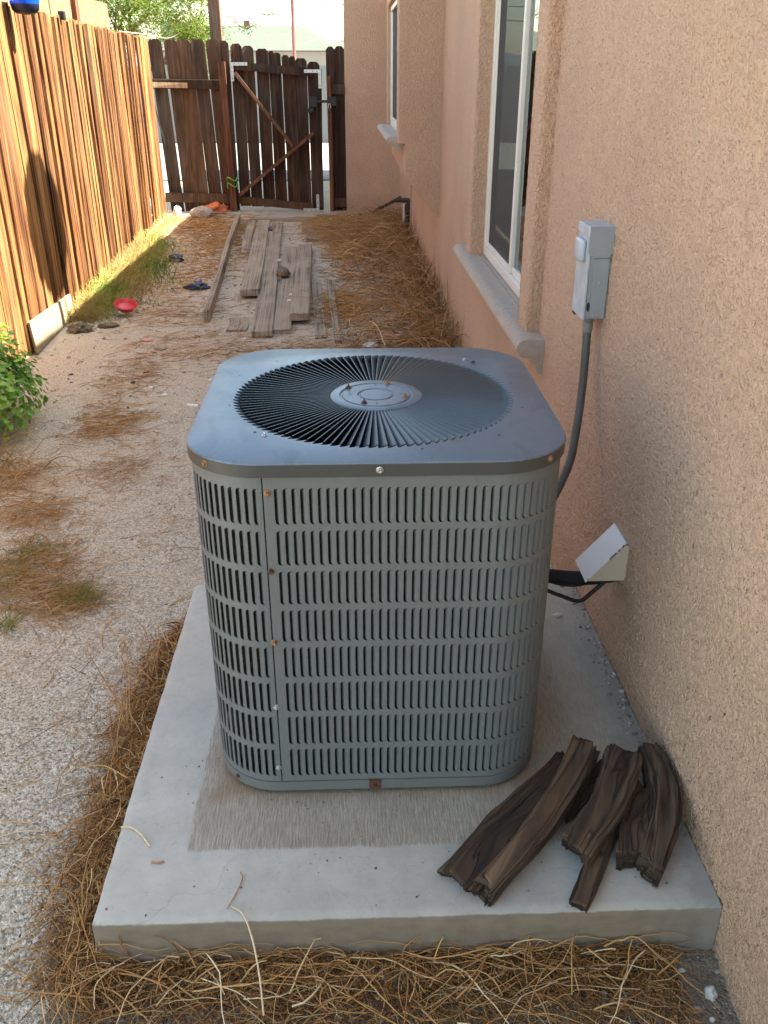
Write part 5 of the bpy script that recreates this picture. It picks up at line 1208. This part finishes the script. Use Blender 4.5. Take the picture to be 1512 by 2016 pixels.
# ------------------------------------------------------------------ leafy bush at the left edge
bush = empty('leafy_bush', (-1.80, 3.95, 0), 'bright green round leaved bush at the foot of the left fence', 'bush')
def leafmesh(seed):
    rd = random.Random(seed); n_ = 14; V = [(0, 0, 0)]
    for k in range(n_): a = 2 * PI * k / n_; rr = 1 + .10 * math.cos(a * 5) ; rr *= .55 if k == 0 else 1; V.append((rr * math.cos(a), rr * math.sin(a), .28 + .08 * math.cos(a * 5)))
    me = bpy.data.meshes.new('leaf'); me.from_pydata(V, [], [(0, k + 1, (k + 1) % n_ + 1) for k in range(n_)]); me.materials.append(M['bushleaf']); me.polygons.foreach_set('use_smooth', [True] * n_); me.update(); return me
lms = [leafmesh(i) for i in range(3)]
bc = Vector((-1.83, 3.95, .17)); br_ = Vector((.33, .50, .36))
stuffg = G()
for k in range(2900):
    d = Vector([random.gauss(0, 1) for _ in range(3)]).normalized()
    if d.z < -.3: d.z *= -.4
    rr = random.uniform(.72, 1.05) + .10 * mnoise.noise(d * 3)
    P = Vector((bc.x + d.x * br_.x * rr, bc.y + d.y * br_.y * rr, bc.z + d.z * br_.z * rr))
    if P.x < FX(P.y) + .02: P.x = FX(P.y) + .02 + random.random() * .05
    nrm = (d + Vector((0, 0, .7)) + Vector([random.gauss(0, .35) for _ in range(3)])).normalized()
    mt = Matrix.Translation(P) @ nrm.to_track_quat('Z', 'Y').to_matrix().to_4x4() @ Matrix.Rotation(random.uniform(0, 6.28), 4, 'Z') @ Matrix.Scale(random.uniform(.010, .018), 4)
    front = d.y < .3 and d.x > -.4 and rr > .9
    if front and k < 1500 and len([1 for _ in ()]) == 0 and bush.get('n', 0) < 295:
        bush['n'] = bush.get('n', 0) + 1
        o = bpy.data.objects.new('leaf', lms[k % 3]); COL.objects.link(o); o.parent = bush; o.matrix_local = Matrix.Translation(-bush.location) @ mt
    else:
        me = lms[k % 3]; stuffg.add([(mt @ v.co)[:] for v in me.vertices], [tuple(p.vertices) for p in me.polygons])
del bush['n']
o = stuffg.obj('foliage', 'bushleaf', bush, True); o['kind'] = 'stuff'
g = G()
for k in range(26):
    d = Vector((random.gauss(0, .6), random.gauss(0, .6), 1)).normalized(); g.tube([(bc.x, bc.y, .0), tuple(Vector((bc.x, bc.y, .1)) + d * .12), tuple(Vector((bc.x, bc.y, .15)) + Vector((d.x * .3, d.y * .35, d.z * .2)))], .003, 4, False)
g.obj('stem', 'stem', bush)
P = blob(-1.62, 3.45, .12, .12, 200); n = len(P)
o = strands('dry_stalks', onground(P), U(0, 2 * PI, n), U(.1, .35, n), U(.0012, .0024, n), .18, U(.3, 1.3, n), U(-.6, .4, n), 'straw', np.clip(rng.normal(.6, .2, n), 0, 1), 7)
tag(o, 'dry tan stalks in front of the green bush', 'straw', kind='stuff')

# ------------------------------------------------------------------ beyond the fences
tp = G().beam((-1.615, 12.2, 0), (-1.64, 12.2, 4.2), .135, .12, (0, 1, 0)).obj('timber_post', 'wood_post'); tag(tp, 'tall brown timber post just behind the dark fence section', 'post')
up = G().tube([(-1.70, 30, 0), (-1.685, 30, 6)], .05, 8).obj('utility_pole', 'redpole'); tag(up, 'thin dark red pole standing far behind the gate', 'pole')
for i, (a, b, s_) in enumerate((((-9, 31, 4.6), (6, 29, 3.3), .5), ((-1.69, 30, 3.6), (8, 26, 2.7), .3))):
    pts = [Vector(a).lerp(Vector(b), t) - Vector((0, 0, s_ * 4 * t * (1 - t) * .5)) for t in np.linspace(0, 1, 12)]; o = G().tube(pts, .014, 5).obj('overhead_wire', 'wire'); tag(o, ['upper thin wire sagging across the sky', 'lower thin wire running right from the dark red pole'][i], 'wire', 'overhead wires')
def nhouse(cx, y, w_, zr, ze, label, dep=8):
    h = empty('neighbour_house', (cx, y, 0), label, 'house')
    G().box(cx - w_ / 2 + .3, cx + w_ / 2 - .3, y + .3, y + dep - .3, 0, ze - .02).obj('wall', 'nwall', h)
    q = w_ * .22; V = [(cx - w_ / 2, y, ze), (cx + w_ / 2, y, ze), (cx + w_ / 2, y + dep, ze), (cx - w_ / 2, y + dep, ze), (cx - w_ / 2 + q, y + dep / 2, zr), (cx + w_ / 2 - q, y + dep / 2, zr)]
    mesh('roof', V, [(0, 1, 5, 4), (1, 2, 5), (2, 3, 4, 5), (3, 0, 4), (3, 2, 1, 0)], M['roofgreen'], h)
    G().box(cx - .12, cx + .12, y + dep / 2 - .12, y + dep / 2 + .12, zr - .5, zr + .18).obj('chimney', 'redpole', h)
nhouse(-4.3, 38, 8.2, 3.42, 2.40, 'low neighbouring house with a pale green shingle roof, left of the dark red pole')
nhouse(-.2, 44, 6.4, 3.05, 2.15, 'farther neighbouring house with a pale green roof, right of the dark red pole')
ec = empty('evaporative_cooler', (-4.4, 25, 0), 'teal grey box shaped cooler on a stand seen behind the tree', 'cooler')
G().bbox(-4.68, -4.05, 24.8, 25.4, 2.32, 2.72, .02).obj('cabinet', 'cooler', ec)
for k in range(5): G().box(-4.62, -4.11, 24.78, 24.797, 2.38 + k * .065, 2.41 + k * .065).obj('louvre', 'cooler', ec)
for x in (-4.62, -4.11): G().box(x - .03, x + .03, 25.0, 25.06, 0, 2.318).obj('leg', 'redpole', ec)
gw = G().box(-8, 5, 24, 24.2, 0, 1.75).obj('garden_wall', 'nwall'); tag(gw, 'long low white wall across the lot behind the gate', 'wall')
# hills
V = []; n = 60
for k in range(n + 1):
    x = -700 + 1400 * k / n; hh = 20 + 14 * mnoise.noise(Vector((k * .31, 1, 0))) + 8 * mnoise.noise(Vector((k * .9, 4, 0))); V += [(x, 900, -5), (x, 940, hh), (x, 1400, -5)]
o = mesh('hills', V, [(3 * k + j, 3 * k + 3 + j, 3 * k + 4 + j, 3 * k + 1 + j) for k in range(n) for j in (0, 1)], M['hill'], None, True); tag(o, kind='structure')
# mesquite tree
tr = empty('mesquite_tree', (-3.05, 13.4, 0), 'feathery light green tree growing behind the fence corner', 'tree')
g = G(); tips = []
def branch(p, d, L_, r_, dep):
    pts = [p.copy()]; q = p.copy()
    for k in range(5):
        d = (d + Vector([random.gauss(0, .16), random.gauss(0, .16), random.gauss(0, .10)])).normalized(); q = q + d * L_ / 5; pts.append(q.copy())
        if dep <= 2: tips.append((q.copy(), d.copy()))
    g.tube(pts, [r_ * (1 - .1 * k) for k in range(6)], 6, False)
    if dep:
        for k in range(4): branch(pts[random.choice([2, 3, 4, 5])], (d + Vector([random.gauss(0, .75), random.gauss(0, .75), random.gauss(0, .35)])).normalized(), L_ * random.uniform(.5, .75), r_ * .55, dep - 1)
G().tube([(-2.9, 13.4, 0), (-2.95, 13.4, .9), (-3.0, 13.35, 1.6)], [.11, .09, .07], 8).obj('trunk', 'wood_post', tr)
for dv in ((-.5, .2, .8), (.4, 0, .75), (.9, -.1, .35), (-1, .1, .3), (.2, .5, .9), (.1, -.5, .7)): branch(Vector((-3.0, 13.35, 1.5)), Vector(dv).normalized(), 1.0, .035, 3)
g.obj('branches', 'wood_post', tr)
tips = np.array([t[0] for t in tips]); nl = 60000
ii = rng.integers(0, len(tips), nl); C0 = tips[ii] + rng.normal(0, .085, (nl, 3)); C0 = C0[C0[:, 2] > 1.5]; nl = len(C0)
d1 = rng.normal(0, 1, (nl, 3)); d1 /= np.linalg.norm(d1, axis=1, keepdims=True); d2 = np.cross(d1, rng.normal(0, 1, (nl, 3))); d2 /= np.linalg.norm(d2, axis=1, keepdims=True)
l1 = U(.010, .024, nl)[:, None]; l2 = l1 * .33
V = np.stack([C0 - d1 * l1, C0 - d2 * l2, C0 + d1 * l1, C0 + d2 * l2], 1).reshape(-1, 3); F = np.arange(nl * 4).reshape(-1, 4)
o = bigmesh('crown', V, F, M['leaf'], np.repeat(U(0, 1, nl), 4), False, tr); o['kind'] = 'stuff'
tw = empty('overhanging_twig', (-2.3, 11.7, 1.93), 'thin bare twig with few leaves lying along the top of the fence corner', 'twig')
G().tube(catmull([(-2.62, 11.4, 1.97), (-2.35, 11.65, 1.95), (-2.15, 11.8, 1.92), (-2.0, 11.9, 1.99), (-1.9, 11.9, 2.06)]), [.011 - .00025 * k for k in range(57)], 6).obj('stem', 'wood_lath', tw)
tw2 = empty('hanging_branch', (-1.5, 12.4, 2.1), 'slender drooping leafy branch hanging in front of the sky beside the timber post', 'branch')
gb = G(); tp2 = []
for pts in ([(-2.2, 12.6, 2.7), (-1.75, 12.5, 2.35), (-1.45, 12.4, 2.15), (-1.30, 12.4, 2.05), (-1.15, 12.4, 2.10)], [(-1.7, 12.5, 2.6), (-1.3, 12.45, 2.4), (-1.05, 12.4, 2.2), (-.9, 12.4, 2.22)], [(-2.1, 12.5, 2.5), (-1.9, 12.4, 2.15), (-1.8, 12.4, 1.98)]):
    c_ = catmull(pts); gb.tube(c_, .005, 5, False); tp2 += [c_[k] for k in range(12, len(c_), 2)]
gb.obj('stem', 'wood_post', tw2)
C0 = np.repeat(np.array([t[:] for t in tp2]), 12, 0) + rng.normal(0, .035, (len(tp2) * 12, 3)); nl = len(C0)
d1 = rng.normal(0, 1, (nl, 3)); d1 /= np.linalg.norm(d1, axis=1, keepdims=True); d2 = np.cross(d1, rng.normal(0, 1, (nl, 3))); d2 /= np.linalg.norm(d2, axis=1, keepdims=True); l1 = U(.012, .022, nl)[:, None]; l2 = l1 * .3
o = bigmesh('leaflets', np.stack([C0 - d1 * l1, C0 - d2 * l2, C0 + d1 * l1, C0 + d2 * l2], 1).reshape(-1, 3), np.arange(nl * 4).reshape(-1, 4), M['leaf'], np.repeat(U(0, .7, nl), 4), False, tw2); o['kind'] = 'stuff'
